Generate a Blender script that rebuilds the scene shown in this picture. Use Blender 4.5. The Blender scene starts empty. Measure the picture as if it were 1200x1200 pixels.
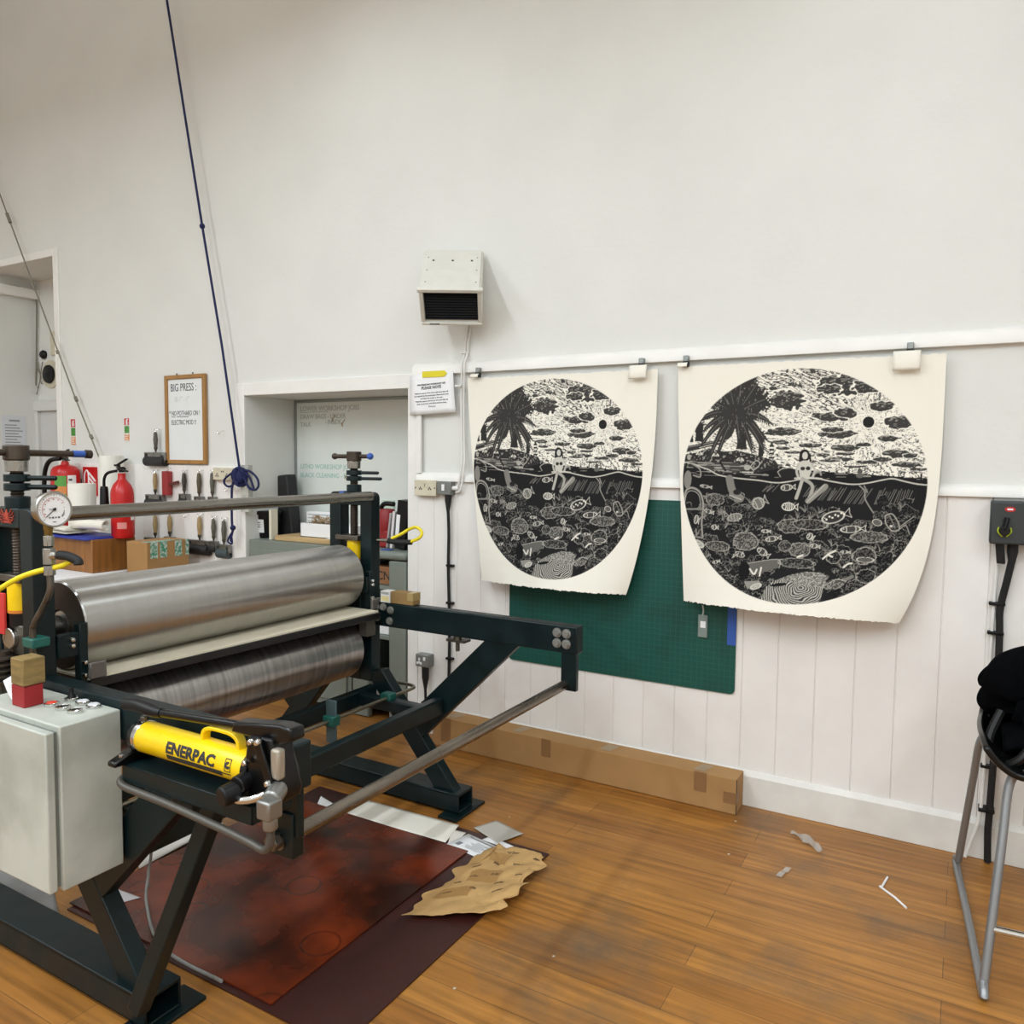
import bpy, bmesh, math, random
import numpy as np
from mathutils import Vector, Matrix
C = bpy.context.scene
COL = C.collection
PI = math.pi
random.seed(7)
# ------------------------------------------------------------------ camera
FPX = 918.49
YAW, PITCH, ROLL = 0.525595, 0.068379, -0.010420
CH = 1.5
def cam_axes():
    f = np.array([-math.sin(YAW)*math.cos(PITCH), math.cos(YAW)*math.cos(PITCH), -math.sin(PITCH)])
    r = np.array([math.cos(YAW), math.sin(YAW), 0.0]); d = np.cross(f, r)
    return np.array([r*math.cos(ROLL)+d*math.sin(ROLL), -r*math.sin(ROLL)+d*math.cos(ROLL), f])
AX = cam_axes()
def at(x, y, axis, val):
    """point where the sight line through photo pixel (x, y) meets the plane axis = val"""
    d = AX.T @ np.array([(x-600)/FPX, (y-600)/FPX, 1.0])
    i = 'xyz'.index(axis)
    t = (val-(CH if i == 2 else 0))/d[i]
    return Vector((d[0]*t, d[1]*t, d[2]*t+CH))
WY = 3.426            # the long wall's face
def W(x, y, off=0.0): return at(x, y, 'y', WY-off)
def F(x, y, z=0.0): return at(x, y, 'z', z)
cd = bpy.data.cameras.new('camera'); co = bpy.data.objects.new('camera', cd); COL.objects.link(co)
cd.sensor_width = 36; cd.sensor_fit = 'HORIZONTAL'; cd.lens = 36*FPX/1200; cd.clip_start = .02; cd.clip_end = 60
mw = Matrix.Identity(4)
for i in range(3):
    mw[i][0] = AX[0][i]; mw[i][1] = -AX[1][i]; mw[i][2] = -AX[2][i]
mw.translation = Vector((0, 0, CH)); co.matrix_world = mw
C.camera = co
# ------------------------------------------------------------------ materials
def lin(c):
    if isinstance(c, str):
        c = c.lstrip('#'); c = [int(c[i:i+2], 16)/255 for i in (0, 2, 4)]
    return tuple((v/12.92 if v <= .04045 else ((v+.055)/1.055)**2.4) for v in c)+(1,)
MATS = {}
def mat(name, col, rough=.5, metal=0.0, var=.0, vscale=8.0, bump=0.0, bscale=60.0, stretch=(1, 1, 1), col2=None, spec=None, coat=0.0, alpha=1.0, trans=0.0, rvar=0.0, sheen=0):
    if name in MATS: return MATS[name]
    m = bpy.data.materials.new(name); m.use_nodes = True
    nt = m.node_tree; b = nt.nodes['Principled BSDF']
    b.inputs['Base Color'].default_value = lin(col); b.inputs['Roughness'].default_value = rough; b.inputs['Metallic'].default_value = metal
    if spec is not None: b.inputs['Specular IOR Level'].default_value = spec
    if coat: b.inputs['Coat Weight'].default_value = coat; b.inputs['Coat Roughness'].default_value = .08
    if trans: b.inputs['Transmission Weight'].default_value = trans
    if alpha < 1: b.inputs['Alpha'].default_value = alpha
    tc = nt.nodes.new('ShaderNodeTexCoord'); mp = nt.nodes.new('ShaderNodeMapping'); mp.inputs['Scale'].default_value = stretch
    nt.links.new(tc.outputs['Object'], mp.inputs['Vector'])
    n = nt.nodes.new('ShaderNodeTexNoise'); n.inputs['Scale'].default_value = vscale; n.inputs['Detail'].default_value = 5
    nt.links.new(mp.outputs['Vector'], n.inputs['Vector'])
    if var or col2:
        cr = nt.nodes.new('ShaderNodeValToRGB')
        c1 = lin(col)
        c2 = lin(col2) if col2 else tuple(v*(1-var) for v in c1[:3])+(1,)
        cr.color_ramp.elements[0].color = c2; cr.color_ramp.elements[1].color = c1
        cr.color_ramp.elements[0].position = .36; cr.color_ramp.elements[1].position = .6
        nt.links.new(n.outputs['Fac'], cr.inputs['Fac']); nt.links.new(cr.outputs['Color'], b.inputs['Base Color'])
    if rvar:
        mr = nt.nodes.new('ShaderNodeMapRange'); mr.inputs['To Min'].default_value = max(.03, rough-rvar); mr.inputs['To Max'].default_value = rough+rvar
        mr.inputs['From Min'].default_value = .3; mr.inputs['From Max'].default_value = .7
        nt.links.new(n.outputs['Fac'], mr.inputs['Value']); nt.links.new(mr.outputs['Result'], b.inputs['Roughness'])
    if bump:
        n2 = nt.nodes.new('ShaderNodeTexNoise'); n2.inputs['Scale'].default_value = bscale; n2.inputs['Detail'].default_value = 4
        nt.links.new(mp.outputs['Vector'], n2.inputs['Vector'])
        bp = nt.nodes.new('ShaderNodeBump'); bp.inputs['Strength'].default_value = bump; bp.inputs['Distance'].default_value = .004
        nt.links.new(n2.outputs['Fac'], bp.inputs['Height']); nt.links.new(bp.outputs['Normal'], b.inputs['Normal'])
    MATS[name] = m
    return m
def wood_floor():
    m = bpy.data.materials.new('wood_floor'); m.use_nodes = True; nt = m.node_tree; b = nt.nodes['Principled BSDF']; L = nt.links.new
    tc = nt.nodes.new('ShaderNodeTexCoord')
    br = nt.nodes.new('ShaderNodeTexBrick'); br.inputs['Scale'].default_value = 1.0; br.inputs['Brick Width'].default_value = 1.33; br.inputs['Row Height'].default_value = .11
    br.inputs['Mortar Size'].default_value = .0011; br.inputs['Mortar Smooth'].default_value = .2; br.inputs['Bias'].default_value = 0; br.offset = .5; br.offset_frequency = 2
    br.inputs['Color1'].default_value = lin('#b07a38'); br.inputs['Color2'].default_value = lin('#99652b'); br.inputs['Mortar'].default_value = lin('#6a4a26')
    L(tc.outputs['Object'], br.inputs['Vector'])
    mp = nt.nodes.new('ShaderNodeMapping'); mp.inputs['Scale'].default_value = (1.6, 26, 26); L(tc.outputs['Object'], mp.inputs['Vector'])
    g = nt.nodes.new('ShaderNodeTexNoise'); g.inputs['Scale'].default_value = 1.6; g.inputs['Detail'].default_value = 6; L(mp.outputs['Vector'], g.inputs['Vector'])
    gr = nt.nodes.new('ShaderNodeValToRGB'); gr.color_ramp.elements[0].color = (.62, .6, .56, 1); gr.color_ramp.elements[1].color = (1.12, 1.1, 1.05, 1); gr.color_ramp.elements[0].position = .3; gr.color_ramp.elements[1].position = .68
    L(g.outputs['Fac'], gr.inputs['Fac'])
    mx = nt.nodes.new('ShaderNodeMix'); mx.data_type = 'RGBA'; mx.blend_type = 'MULTIPLY'; mx.inputs[0].default_value = 1
    L(br.outputs['Color'], mx.inputs[6]); L(gr.outputs['Color'], mx.inputs[7])
    # worn grey patches
    n = nt.nodes.new('ShaderNodeTexNoise'); n.inputs['Scale'].default_value = 1.7; n.inputs['Detail'].default_value = 8; n.inputs['Roughness'].default_value = .62; L(tc.outputs['Object'], n.inputs['Vector'])
    nr = nt.nodes.new('ShaderNodeValToRGB'); nr.color_ramp.elements[0].position = .5; nr.color_ramp.elements[1].position = .74; L(n.outputs['Fac'], nr.inputs['Fac'])
    m2 = nt.nodes.new('ShaderNodeMix'); m2.data_type = 'RGBA'; m2.inputs[7].default_value = lin('#5e5141')
    L(nr.outputs['Color'], m2.inputs[0]); L(mx.outputs[2], m2.inputs[6])
    # specks of paint
    v = nt.nodes.new('ShaderNodeTexVoronoi'); v.inputs['Scale'].default_value = 7; L(tc.outputs['Object'], v.inputs['Vector'])
    vr = nt.nodes.new('ShaderNodeMath'); vr.operation = 'LESS_THAN'; vr.inputs[1].default_value = .035; L(v.outputs['Distance'], vr.inputs[0])
    m3 = nt.nodes.new('ShaderNodeMix'); m3.data_type = 'RGBA'; m3.inputs[7].default_value = lin('#b9b3a6'); L(vr.outputs[0], m3.inputs[0]); L(m2.outputs[2], m3.inputs[6])
    L(m3.outputs[2], b.inputs['Base Color'])
    mr = nt.nodes.new('ShaderNodeMapRange'); mr.inputs['To Min'].default_value = .3; mr.inputs['To Max'].default_value = .55; L(n.outputs['Fac'], mr.inputs['Value']); L(mr.outputs['Result'], b.inputs['Roughness'])
    bp = nt.nodes.new('ShaderNodeBump'); bp.inputs['Strength'].default_value = .25; bp.inputs['Distance'].default_value = .002; L(br.outputs['Fac'], bp.inputs['Height']); bp.invert = True; L(bp.outputs['Normal'], b.inputs['Normal'])
    return m
def lino_board():
    """dark red-brown varnished board with ring stains"""
    m = bpy.data.materials.new('varnished_board'); m.use_nodes = True; nt = m.node_tree; b = nt.nodes['Principled BSDF']; L = nt.links.new
    tc = nt.nodes.new('ShaderNodeTexCoord')
    n = nt.nodes.new('ShaderNodeTexNoise'); n.inputs['Scale'].default_value = 3.0; n.inputs['Detail'].default_value = 6; L(tc.outputs['Object'], n.inputs['Vector'])
    r = nt.nodes.new('ShaderNodeValToRGB'); r.color_ramp.elements[0].color = lin('#2b1007'); r.color_ramp.elements[1].color = lin('#7d3010'); r.color_ramp.elements[0].position = .38; r.color_ramp.elements[1].position = .66
    L(n.outputs['Fac'], r.inputs['Fac'])
    v = nt.nodes.new('ShaderNodeTexVoronoi'); v.inputs['Scale'].default_value = 5.5; v.distance = 'EUCLIDEAN'; L(tc.outputs['Object'], v.inputs['Vector'])
    a = nt.nodes.new('ShaderNodeMath'); a.operation = 'SUBTRACT'; a.inputs[1].default_value = .33; L(v.outputs['Distance'], a.inputs[0])
    a2 = nt.nodes.new('ShaderNodeMath'); a2.operation = 'ABSOLUTE'; L(a.outputs[0], a2.inputs[0])
    a3 = nt.nodes.new('ShaderNodeMapRange'); a3.inputs['From Min'].default_value = 0; a3.inputs['From Max'].default_value = .035; a3.inputs['To Min'].default_value = .55; a3.inputs['To Max'].default_value = 0; L(a2.outputs[0], a3.inputs['Value'])
    mx = nt.nodes.new('ShaderNodeMix'); mx.data_type = 'RGBA'; mx.inputs[7].default_value = lin('#241008'); L(a3.outputs['Result'], mx.inputs[0]); L(r.outputs['Color'], mx.inputs[6])
    L(mx.outputs[2], b.inputs['Base Color']); b.inputs['Roughness'].default_value = .22
    return m
def mat_grid(name, col, line, pitch):
    m = bpy.data.materials.new(name); m.use_nodes = True; nt = m.node_tree; b = nt.nodes['Principled BSDF']; L = nt.links.new
    tc = nt.nodes.new('ShaderNodeTexCoord'); sx = nt.nodes.new('ShaderNodeSeparateXYZ'); L(tc.outputs['Object'], sx.inputs[0])
    outs = []
    for k in ('X', 'Z'):
        d = nt.nodes.new('ShaderNodeMath'); d.operation = 'DIVIDE'; d.inputs[1].default_value = pitch; L(sx.outputs[k], d.inputs[0])
        fr = nt.nodes.new('ShaderNodeMath'); fr.operation = 'FRACT'; L(d.outputs[0], fr.inputs[0])
        lt = nt.nodes.new('ShaderNodeMath'); lt.operation = 'LESS_THAN'; lt.inputs[1].default_value = .1; L(fr.outputs[0], lt.inputs[0]); outs.append(lt)
    mxx = nt.nodes.new('ShaderNodeMath'); mxx.operation = 'MAXIMUM'; L(outs[0].outputs[0], mxx.inputs[0]); L(outs[1].outputs[0], mxx.inputs[1])
    sc = nt.nodes.new('ShaderNodeMath'); sc.operation = 'MULTIPLY'; sc.inputs[1].default_value = .22; L(mxx.outputs[0], sc.inputs[0])
    n = nt.nodes.new('ShaderNodeTexNoise'); n.inputs['Scale'].default_value = 5; n.inputs['Detail'].default_value = 8; L(tc.outputs['Object'], n.inputs['Vector'])
    r = nt.nodes.new('ShaderNodeValToRGB'); r.color_ramp.elements[0].color = lin('#043c33'); r.color_ramp.elements[1].color = lin(col); r.color_ramp.elements[0].position = .3; r.color_ramp.elements[1].position = .5; L(n.outputs['Fac'], r.inputs['Fac'])
    mx = nt.nodes.new('ShaderNodeMix'); mx.data_type = 'RGBA'; mx.inputs[7].default_value = lin(line); L(sc.outputs[0], mx.inputs[0]); L(r.outputs['Color'], mx.inputs[6])
    L(mx.outputs[2], b.inputs['Base Color']); b.inputs['Roughness'].default_value = .55
    return m
def roller_steel(name, base, smear):
    """turned steel: fine rings round the axis (object Y) plus soft wear blotches"""
    m = bpy.data.materials.new(name); m.use_nodes = True; nt = m.node_tree; b = nt.nodes['Principled BSDF']; L = nt.links.new
    tc = nt.nodes.new('ShaderNodeTexCoord'); mp = nt.nodes.new('ShaderNodeMapping'); mp.inputs['Scale'].default_value = (1.5, 55, 1.5); L(tc.outputs['Object'], mp.inputs['Vector'])
    n = nt.nodes.new('ShaderNodeTexNoise'); n.inputs['Scale'].default_value = 1; n.inputs['Detail'].default_value = 5; L(mp.outputs['Vector'], n.inputs['Vector'])
    r = nt.nodes.new('ShaderNodeValToRGB'); r.color_ramp.elements[0].color = lin(base); r.color_ramp.elements[1].color = lin(smear); r.color_ramp.elements[0].position = .3; r.color_ramp.elements[1].position = .8
    L(n.outputs['Fac'], r.inputs['Fac']); L(r.outputs['Color'], b.inputs['Base Color']); b.inputs['Metallic'].default_value = .92; b.inputs['Anisotropic'].default_value = .88; b.inputs['Anisotropic Rotation'].default_value = .25
    tg = nt.nodes.new('ShaderNodeTangent'); tg.direction_type = 'RADIAL'; tg.axis = 'Y'; L(tg.outputs[0], b.inputs['Tangent'])
    n2 = nt.nodes.new('ShaderNodeTexNoise'); n2.inputs['Scale'].default_value = 7; n2.inputs['Detail'].default_value = 6; L(tc.outputs['Object'], n2.inputs['Vector'])
    mr = nt.nodes.new('ShaderNodeMapRange'); mr.inputs['To Min'].default_value = .27; mr.inputs['To Max'].default_value = .36; L(n2.outputs['Fac'], mr.inputs['Value']); L(mr.outputs['Result'], b.inputs['Roughness'])
    bp = nt.nodes.new('ShaderNodeBump'); bp.inputs['Strength'].default_value = .02; bp.inputs['Distance'].default_value = .001; L(n.outputs['Fac'], bp.inputs['Height']); L(bp.outputs['Normal'], b.inputs['Normal'])
    return m
WALL = mat('wall_paint', '#dfe0dc', .62, var=.035, vscale=2.2, bump=.22, bscale=38)
PANEL = mat('panel_paint', '#efece8', .5, var=.05, vscale=4, bump=.25, bscale=30)
TRIM = mat('trim_paint', '#ecebe7', .42, var=.04, vscale=6, bump=.15, bscale=40)
CEIL = mat('ceiling_paint', '#e4e4e0', .8)
FLOOR = wood_floor()
GREEN = mat('dark_green_enamel', '#0c1d1f', .38, spec=.3, var=.3, vscale=9, bump=.06, bscale=90, rvar=.1)
TEAL = mat('teal_enamel', '#14594f', .4, var=.2)
STEEL = mat('bright_steel', '#b2b0aa', .26, 1.0, var=.25, vscale=14, rvar=.1)
DSTEEL = mat('dull_steel', '#6f6a62', .38, .9, var=.35, vscale=12, rvar=.12)
BRONZE = mat('brown_steel', '#514840', .42, .75, var=.3, vscale=14)
CHROME = mat('chrome', '#d6d6d4', .14, 1.0)
BRASS = mat('brass', '#8d7440', .35, .9, var=.3, vscale=30)
BLACK = mat('black_plastic', '#0b0b0d', .42, spec=.3, var=.2)
BLACKG = mat('gloss_black', '#08090a', .28, coat=.12, spec=.3)
RUBBER = mat('black_rubber', '#141416', .7)
YELLOW = mat('yellow_enamel', '#f2cb0a', .3, var=.08, vscale=12)
YHOSE = mat('yellow_hose', '#e3cf1a', .42)
CABG = mat('cabinet_grey', '#b9bcb3', .5, col2='#9fa299', vscale=4.5, bump=.08, bscale=120)
CARD = mat('cardboard', '#ab8352', .8, var=.1, vscale=6, bump=.1, bscale=50)
CARDT = mat('cardboard_tape', '#8a6641', .42)
PAPER = mat('cream_paper', '#ece8dc', .8, var=.03, vscale=5)
WHITEP = mat('white_paper', '#ecedee', .75)
INKT = mat('print_ink', '#2a2a2c', .7)
FADED = mat('faded_marker', '#aeb2ae', .7)
MARKER = mat('black_marker', '#3a3d40', .6)
TEALINK = mat('teal_marker', '#9cc4ba', .6)
WBOARD = mat('whiteboard', '#e4e8e8', .25, var=.02)
OAK = mat('oak_frame', '#a97c42', .5, var=.2, vscale=10, stretch=(1, 1, .2))
REDP = mat('red_enamel', '#c01a1c', .3, var=.06)
REDD = mat('dark_red', '#8d1a1d', .5, var=.1)
GREENS = mat('sign_green', '#5a9c46', .6)
ORANGES = mat('sign_orange', '#d98a4a', .6)
BLUEROPE = mat('blue_rope', '#121d52', .75, var=.3, vscale=200, bump=.6, bscale=300)
BLUETAPE = mat('blue_tape', '#2f57a8', .6)
GREYM = mat('grey_green_metal', '#7b837b', .5, var=.08)
CREAMPL = mat('cream_plastic', '#d2cbb4', .45, var=.12, vscale=20)
GREYMET = mat('grey_metalclad', '#7c7e7b', .42, .3)
WCABLE = mat('white_cable', '#e4e3df', .5)
WOODBOX = mat('brown_wood', '#94602a', .45, var=.3, vscale=7, stretch=(6, 6, .5))
PALEWOOD = mat('pale_wood', '#c7a878', .6, var=.2, vscale=8, stretch=(.4, 4, 4))
KRAFT = mat('kraft_paper', '#c09a63', .75, var=.14, vscale=10)
WIRE = mat('grey_wire', '#7a7668', .6)
# ------------------------------------------------------------------ mesh building
ORG = {}
class MB:
    def __init__(s): s.v = []; s.f = []
    def add(s, vs, fs):
        o = len(s.v); s.v += [Vector(v) for v in vs]; s.f += [tuple(i+o for i in f) for f in fs]; return s
    def box(s, x0, x1, y0, y1, z0, z1):
        x0, x1 = sorted((x0, x1)); y0, y1 = sorted((y0, y1)); z0, z1 = sorted((z0, z1))
        return s.add([(x0,y0,z0),(x1,y0,z0),(x1,y1,z0),(x0,y1,z0),(x0,y0,z1),(x1,y0,z1),(x1,y1,z1),(x0,y1,z1)],
                     [(3,2,1,0),(4,5,6,7),(0,1,5,4),(1,2,6,5),(2,3,7,6),(3,0,4,7)])
    def obox(s, c, size, R=None):
        R = R or Matrix.Identity(3); c = Vector(c); h = [d/2 for d in size]
        vs = [c+R@Vector((sx*h[0], sy*h[1], sz*h[2])) for sz in (-1, 1) for sx, sy in ((-1,-1),(1,-1),(1,1),(-1,1))]
        return s.add(vs, [(3,2,1,0),(4,5,6,7),(0,1,5,4),(1,2,6,5),(2,3,7,6),(3,0,4,7)])
    def bar(s, a, b, w, h, up=(0, 0, 1)):
        a = Vector(a); b = Vector(b); d = (b-a); L = d.length; d.normalize(); u = Vector(up)
        r = d.cross(u).normalized(); u2 = r.cross(d).normalized()
        R = Matrix((d, r, u2)).transposed()
        return s.obox((a+b)/2, (L, w, h), R)
    def ring(s, c, d, r, n, ph=0.0):
        d = Vector(d).normalized(); t = Vector((0, 0, 1)) if abs(d.z) < .9 else Vector((1, 0, 0))
        u = d.cross(t).normalized(); w = d.cross(u).normalized()
        return [Vector(c)+r*(math.cos(2*PI*k/n+ph)*u+math.sin(2*PI*k/n+ph)*w) for k in range(n)]
    def lathe(s, prof, o, d, n=28, ph=0.0):
        """prof: list of (radius, distance along d)"""
        o = Vector(o); d = Vector(d).normalized(); rows = []; base = len(s.v)
        for r, h in prof:
            if r < 1e-6: s.v.append(o+d*h); rows.append([len(s.v)-1])
            else:
                k0 = len(s.v); s.v += s.ring(o+d*h, d, r, n, ph); rows.append(list(range(k0, k0+n)))
        for a, b in zip(rows[:-1], rows[1:]):
            if len(a) == 1 and len(b) == 1: continue
            for k in range(n):
                k2 = (k+1) % n
                if len(a) == 1: s.f.append((a[0], b[k], b[k2]))
                elif len(b) == 1: s.f.append((a[k], b[0], a[k2]))
                else: s.f.append((a[k], b[k], b[k2], a[k2]))
        return s
    def cyl(s, a, b, r, r2=None, n=24, ph=0.0):
        a = Vector(a); b = Vector(b); L = (b-a).length
        return s.lathe([(0, 0), (r, 0), (r if r2 is None else r2, L), (0, L)], a, b-a, n, ph)
    def sphere(s, c, r, n=20, m=10, sq=(1, 1, 1)):
        mb = MB(); mb.lathe([(r*math.sin(PI*k/m), -r*math.cos(PI*k/m)) for k in range(m+1)], (0, 0, 0), (0, 0, 1), n)
        return s.add([Vector(c)+Vector((v.x*sq[0], v.y*sq[1], v.z*sq[2])) for v in mb.v], mb.f)
    def tube(s, pts, r, n=10, smooth=6, closed=False):
        P = [Vector(p) for p in pts]
        if smooth > 1 and len(P) > 2:
            Q = []
            idx = range(len(P)) if closed else range(len(P)-1)
            for i in idx:
                g = lambda k: P[k % len(P)] if closed else P[max(0, min(len(P)-1, k))]
                p0, p1, p2, p3 = g(i-1), g(i), g(i+1), g(i+2)
                for k in range(smooth):
                    t = k/smooth
                    Q.append(.5*((2*p1)+(p2-p0)*t+(2*p0-5*p1+4*p2-p3)*t*t+(3*p1-p0-3*p2+p3)*t**3))
            if not closed: Q.append(P[-1])
            P = Q
        rows = []; u = None
        for i, p in enumerate(P):
            a = P[i-1] if (i > 0 or closed) else P[i]; b = P[(i+1) % len(P)] if (i < len(P)-1 or closed) else P[i]
            d = (b-a)
            if d.length < 1e-9: d = Vector((0, 0, 1))
            d.normalize()
            if u is None:
                t = Vector((0, 0, 1)) if abs(d.z) < .9 else Vector((1, 0, 0)); u = d.cross(t).normalized()
            else:
                u = u-d*u.dot(d)
                u = u.normalized() if u.length > 1e-6 else d.orthogonal().normalized()
            w = d.cross(u); k0 = len(s.v); rr = r(i/(len(P)-1)) if callable(r) else r
            s.v += [p+rr*(math.cos(2*PI*k/n)*u+math.sin(2*PI*k/n)*w) for k in range(n)]; rows.append(k0)
        prs = list(zip(rows[:-1], rows[1:]))+([(rows[-1], rows[0])] if closed else [])
        for a, b in prs:
            for k in range(n): s.f.append((a+k, a+(k+1) % n, b+(k+1) % n, b+k))
        if not closed:
            s.f.append(tuple(rows[0]+k for k in reversed(range(n)))); s.f.append(tuple(rows[-1]+k for k in range(n)))
        return s
    def prism(s, poly, ax, a, b):
        """poly of 2-D points extruded along axis ax ('x','y','z') from a to b"""
        i = 'xyz'.index(ax); n = len(poly)
        def mk(p, h):
            q = [p[0], p[1]]; q.insert(i, h); return Vector(q)
        o = len(s.v); s.v += [mk(p, a) for p in poly]+[mk(p, b) for p in poly]
        s.f.append(tuple(o+k for k in reversed(range(n)))); s.f.append(tuple(o+n+k for k in range(n)))
        for k in range(n): k2 = (k+1) % n; s.f.append((o+k, o+k2, o+n+k2, o+n+k))
        return s
    def sheet(s, pts, t):
        """flat sheet: polygon of 3-D points given thickness t upward"""
        n = len(pts); o = len(s.v); P = [Vector(p) for p in pts]
        s.v += P+[p+Vector((0, 0, t)) for p in P]
        s.f.append(tuple(o+k for k in range(n))); s.f.append(tuple(o+n+k for k in range(n)))
        for k in range(n): k2 = (k+1) % n; s.f.append((o+k, o+k2, o+n+k2, o+n+k))
        return s
    def grid(s, fn, nu, nv):
        o = len(s.v)
        for j in range(nv+1):
            for i in range(nu+1): s.v.append(Vector(fn(i/nu, j/nv)))
        for j in range(nv):
            for i in range(nu):
                a = o+j*(nu+1)+i; s.f.append((a, a+1, a+nu+2, a+nu+1))
        return s
    def build(s, name, m, parent=None, origin=None, bevel=0.0, seg=2, smooth=True, solid=0.0, ang=38, local=False, fix=True):
        if parent is not None: org = ORG[parent]
        elif origin is not None: org = Vector(origin)
        else:
            xs = [v.x for v in s.v]; ys = [v.y for v in s.v]; zs = [v.z for v in s.v]
            org = Vector(((min(xs)+max(xs))/2, (min(ys)+max(ys))/2, min(zs)))
        me = bpy.data.meshes.new(name)
        sub = Vector((0, 0, 0)) if local else org
        me.from_pydata([tuple(v-sub) for v in s.v], [], s.f); me.update()
        if fix:
            bm = bmesh.new(); bm.from_mesh(me); bmesh.ops.recalc_face_normals(bm, faces=bm.faces); bm.to_mesh(me); bm.free()
        me.materials.append(m)
        if smooth: me.shade_smooth(); me.set_sharp_from_angle(angle=math.radians(ang))
        o = bpy.data.objects.new(name, me); COL.objects.link(o)
        if parent is not None: o.parent = parent; ORG[o] = ORG[parent]
        else: o.location = org; ORG[o] = Vector((0, 0, 0)) if local else org
        if solid:
            md = o.modifiers.new('thick', 'SOLIDIFY'); md.thickness = solid; md.offset = 0
        if bevel:
            md = o.modifiers.new('bevel', 'BEVEL'); md.width = bevel; md.segments = seg; md.limit_method = 'ANGLE'; md.angle_limit = math.radians(40); md.harden_normals = False
        return o
def tag(o, label=None, cat=None, group=None, kind=None):
    if label: o['label'] = label
    if cat: o['category'] = cat
    if group: o['group'] = group
    if kind: o['kind'] = kind
    return o
def thing(name, loc, label, cat, group=None, rot=None, local=False):
    o = bpy.data.objects.new(name, None); COL.objects.link(o); o.location = loc; o.empty_display_size = .05
    if rot is not None: o.rotation_euler = rot
    ORG[o] = Vector((0, 0, 0)) if local else Vector(loc)
    return tag(o, label, cat, group)
def struct(mb, name, m, **k):
    o = mb.build(name, m, **k); o['kind'] = 'structure'; return o
def pieces(lst, name, m, parent, bevel=0.0):
    for mb in lst: mb.build(name, m, parent, bevel=bevel)
def copy_tree(o, parent=None):
    c = o.copy(); COL.objects.link(c); c.parent = parent
    for ch in o.children: copy_tree(ch, c)
    return c
RW = Matrix(((1, 0, 0), (0, 0, -1), (0, 1, 0)))       # writing on the long wall: x right, y up, faces -Y
def text_mb(body, size, R, o, bold=0.0, ext=0.0004, align='LEFT', sx=1.0, sub=0, fn=None):
    cu = bpy.data.curves.new('t', 'FONT'); cu.body = body; cu.size = size; cu.align_x = align; cu.offset = bold; cu.extrude = ext; cu.resolution_u = 3
    to = bpy.data.objects.new('t', cu); COL.objects.link(to)
    dg = bpy.context.evaluated_depsgraph_get(); dg.update()
    me = bpy.data.meshes.new_from_object(to.evaluated_get(dg))
    bpy.data.objects.remove(to); bpy.data.curves.remove(cu)
    if sub:
        bm = bmesh.new(); bm.from_mesh(me); bmesh.ops.triangulate(bm, faces=bm.faces)
        for _ in range(sub): bmesh.ops.subdivide_edges(bm, edges=bm.edges, cuts=1, use_grid_fill=True)
        bm.to_mesh(me); bm.free()
    mb = MB(); o = Vector(o)
    vs = [Vector((v.co.x*sx, v.co.y, v.co.z)) for v in me.vertices]
    vs = [fn(v) for v in vs] if fn else [o+R@v for v in vs]
    mb.add(vs, [tuple(p.vertices) for p in me.polygons]); bpy.data.meshes.remove(me)
    return mb
def join(*ms):
    r = MB()
    for m in ms: r.add(m.v, m.f)
    return r
# ================================================================== THE SETTING
XR0, XR1, NX0, NX1 = -3.917, -2.637, -6.99, -5.95     # recess and left niche in the long wall
RZ, NZ, DEP = 1.872, 2.97, .43
BY = WY+DEP
XL, XRT, YF, ZC = -8.6, 3.4, -4.2, 5.3
struct(MB().box(XL-.1, XRT+.1, YF-.1, BY+.1, -.1, 0), 'floor', FLOOR, origin=(0, 0, 0), smooth=False)
struct(MB().box(XL-.1, XRT+.1, YF-.1, BY+.1, ZC, ZC+.1), 'ceiling', CEIL, smooth=False)
wb = MB()
wb.box(XR1, XRT, WY, BY, 0, ZC); wb.box(XR0, XR1, WY, BY, RZ, ZC); wb.box(NX1, XR0, WY, BY, 0, ZC)
wb.box(NX0, NX1, WY, BY, NZ, ZC); wb.box(XL, NX0, WY, BY, 0, ZC); wb.box(XL, XRT, BY, BY+.08, 0, ZC)
struct(wb, 'wall_back', WALL, origin=(0, WY, 0), smooth=False)
struct(MB().box(XL-.1, XL, YF, BY, 0, ZC), 'wall_left', WALL, smooth=False)
struct(MB().box(XRT, XRT+.1, YF, BY, 0, ZC), 'wall_right', WALL, smooth=False)
struct(MB().box(XL, XRT, YF-.1, YF, 0, ZC), 'wall_front', WALL, smooth=False)
# picture rail, dado rail, recess and niche frames
def moulding(x0, x1, z0, z1, d, lip=.006):
    return MB().prism([(WY+.001, z0), (WY-d, z0), (WY-d, z1-.022), (WY-d+lip, z1-.012), (WY-lip, z1), (WY+.001, z1)], 'x', x0, x1)
struct(moulding(-2.6, XRT, 1.937, 1.998, .028), 'trim_1', TRIM, bevel=.002)
struct(moulding(-2.57, XRT, 1.374, 1.42, .03), 'trim_2', TRIM, bevel=.002)
fr = MB(); fr.box(XR0-.078, XR0, WY-.016, WY+.001, 0, 1.95); fr.box(XR0, XR1+.07, WY-.016, WY+.001, RZ, 1.95); fr.box(XR1, XR1+.07, WY-.016, WY+.001, 0, RZ)
struct(fr, 'trim_3', TRIM, bevel=.003)
nf = MB(); nf.box(NX1-.006, NX1+.055, WY-.012, WY+.001, 0, NZ+.05); nf.box(NX0, NX1-.006, WY-.012, WY+.001, NZ-.004, NZ+.05)
struct(nf, 'trim_4', TRIM, bevel=.003)
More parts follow.
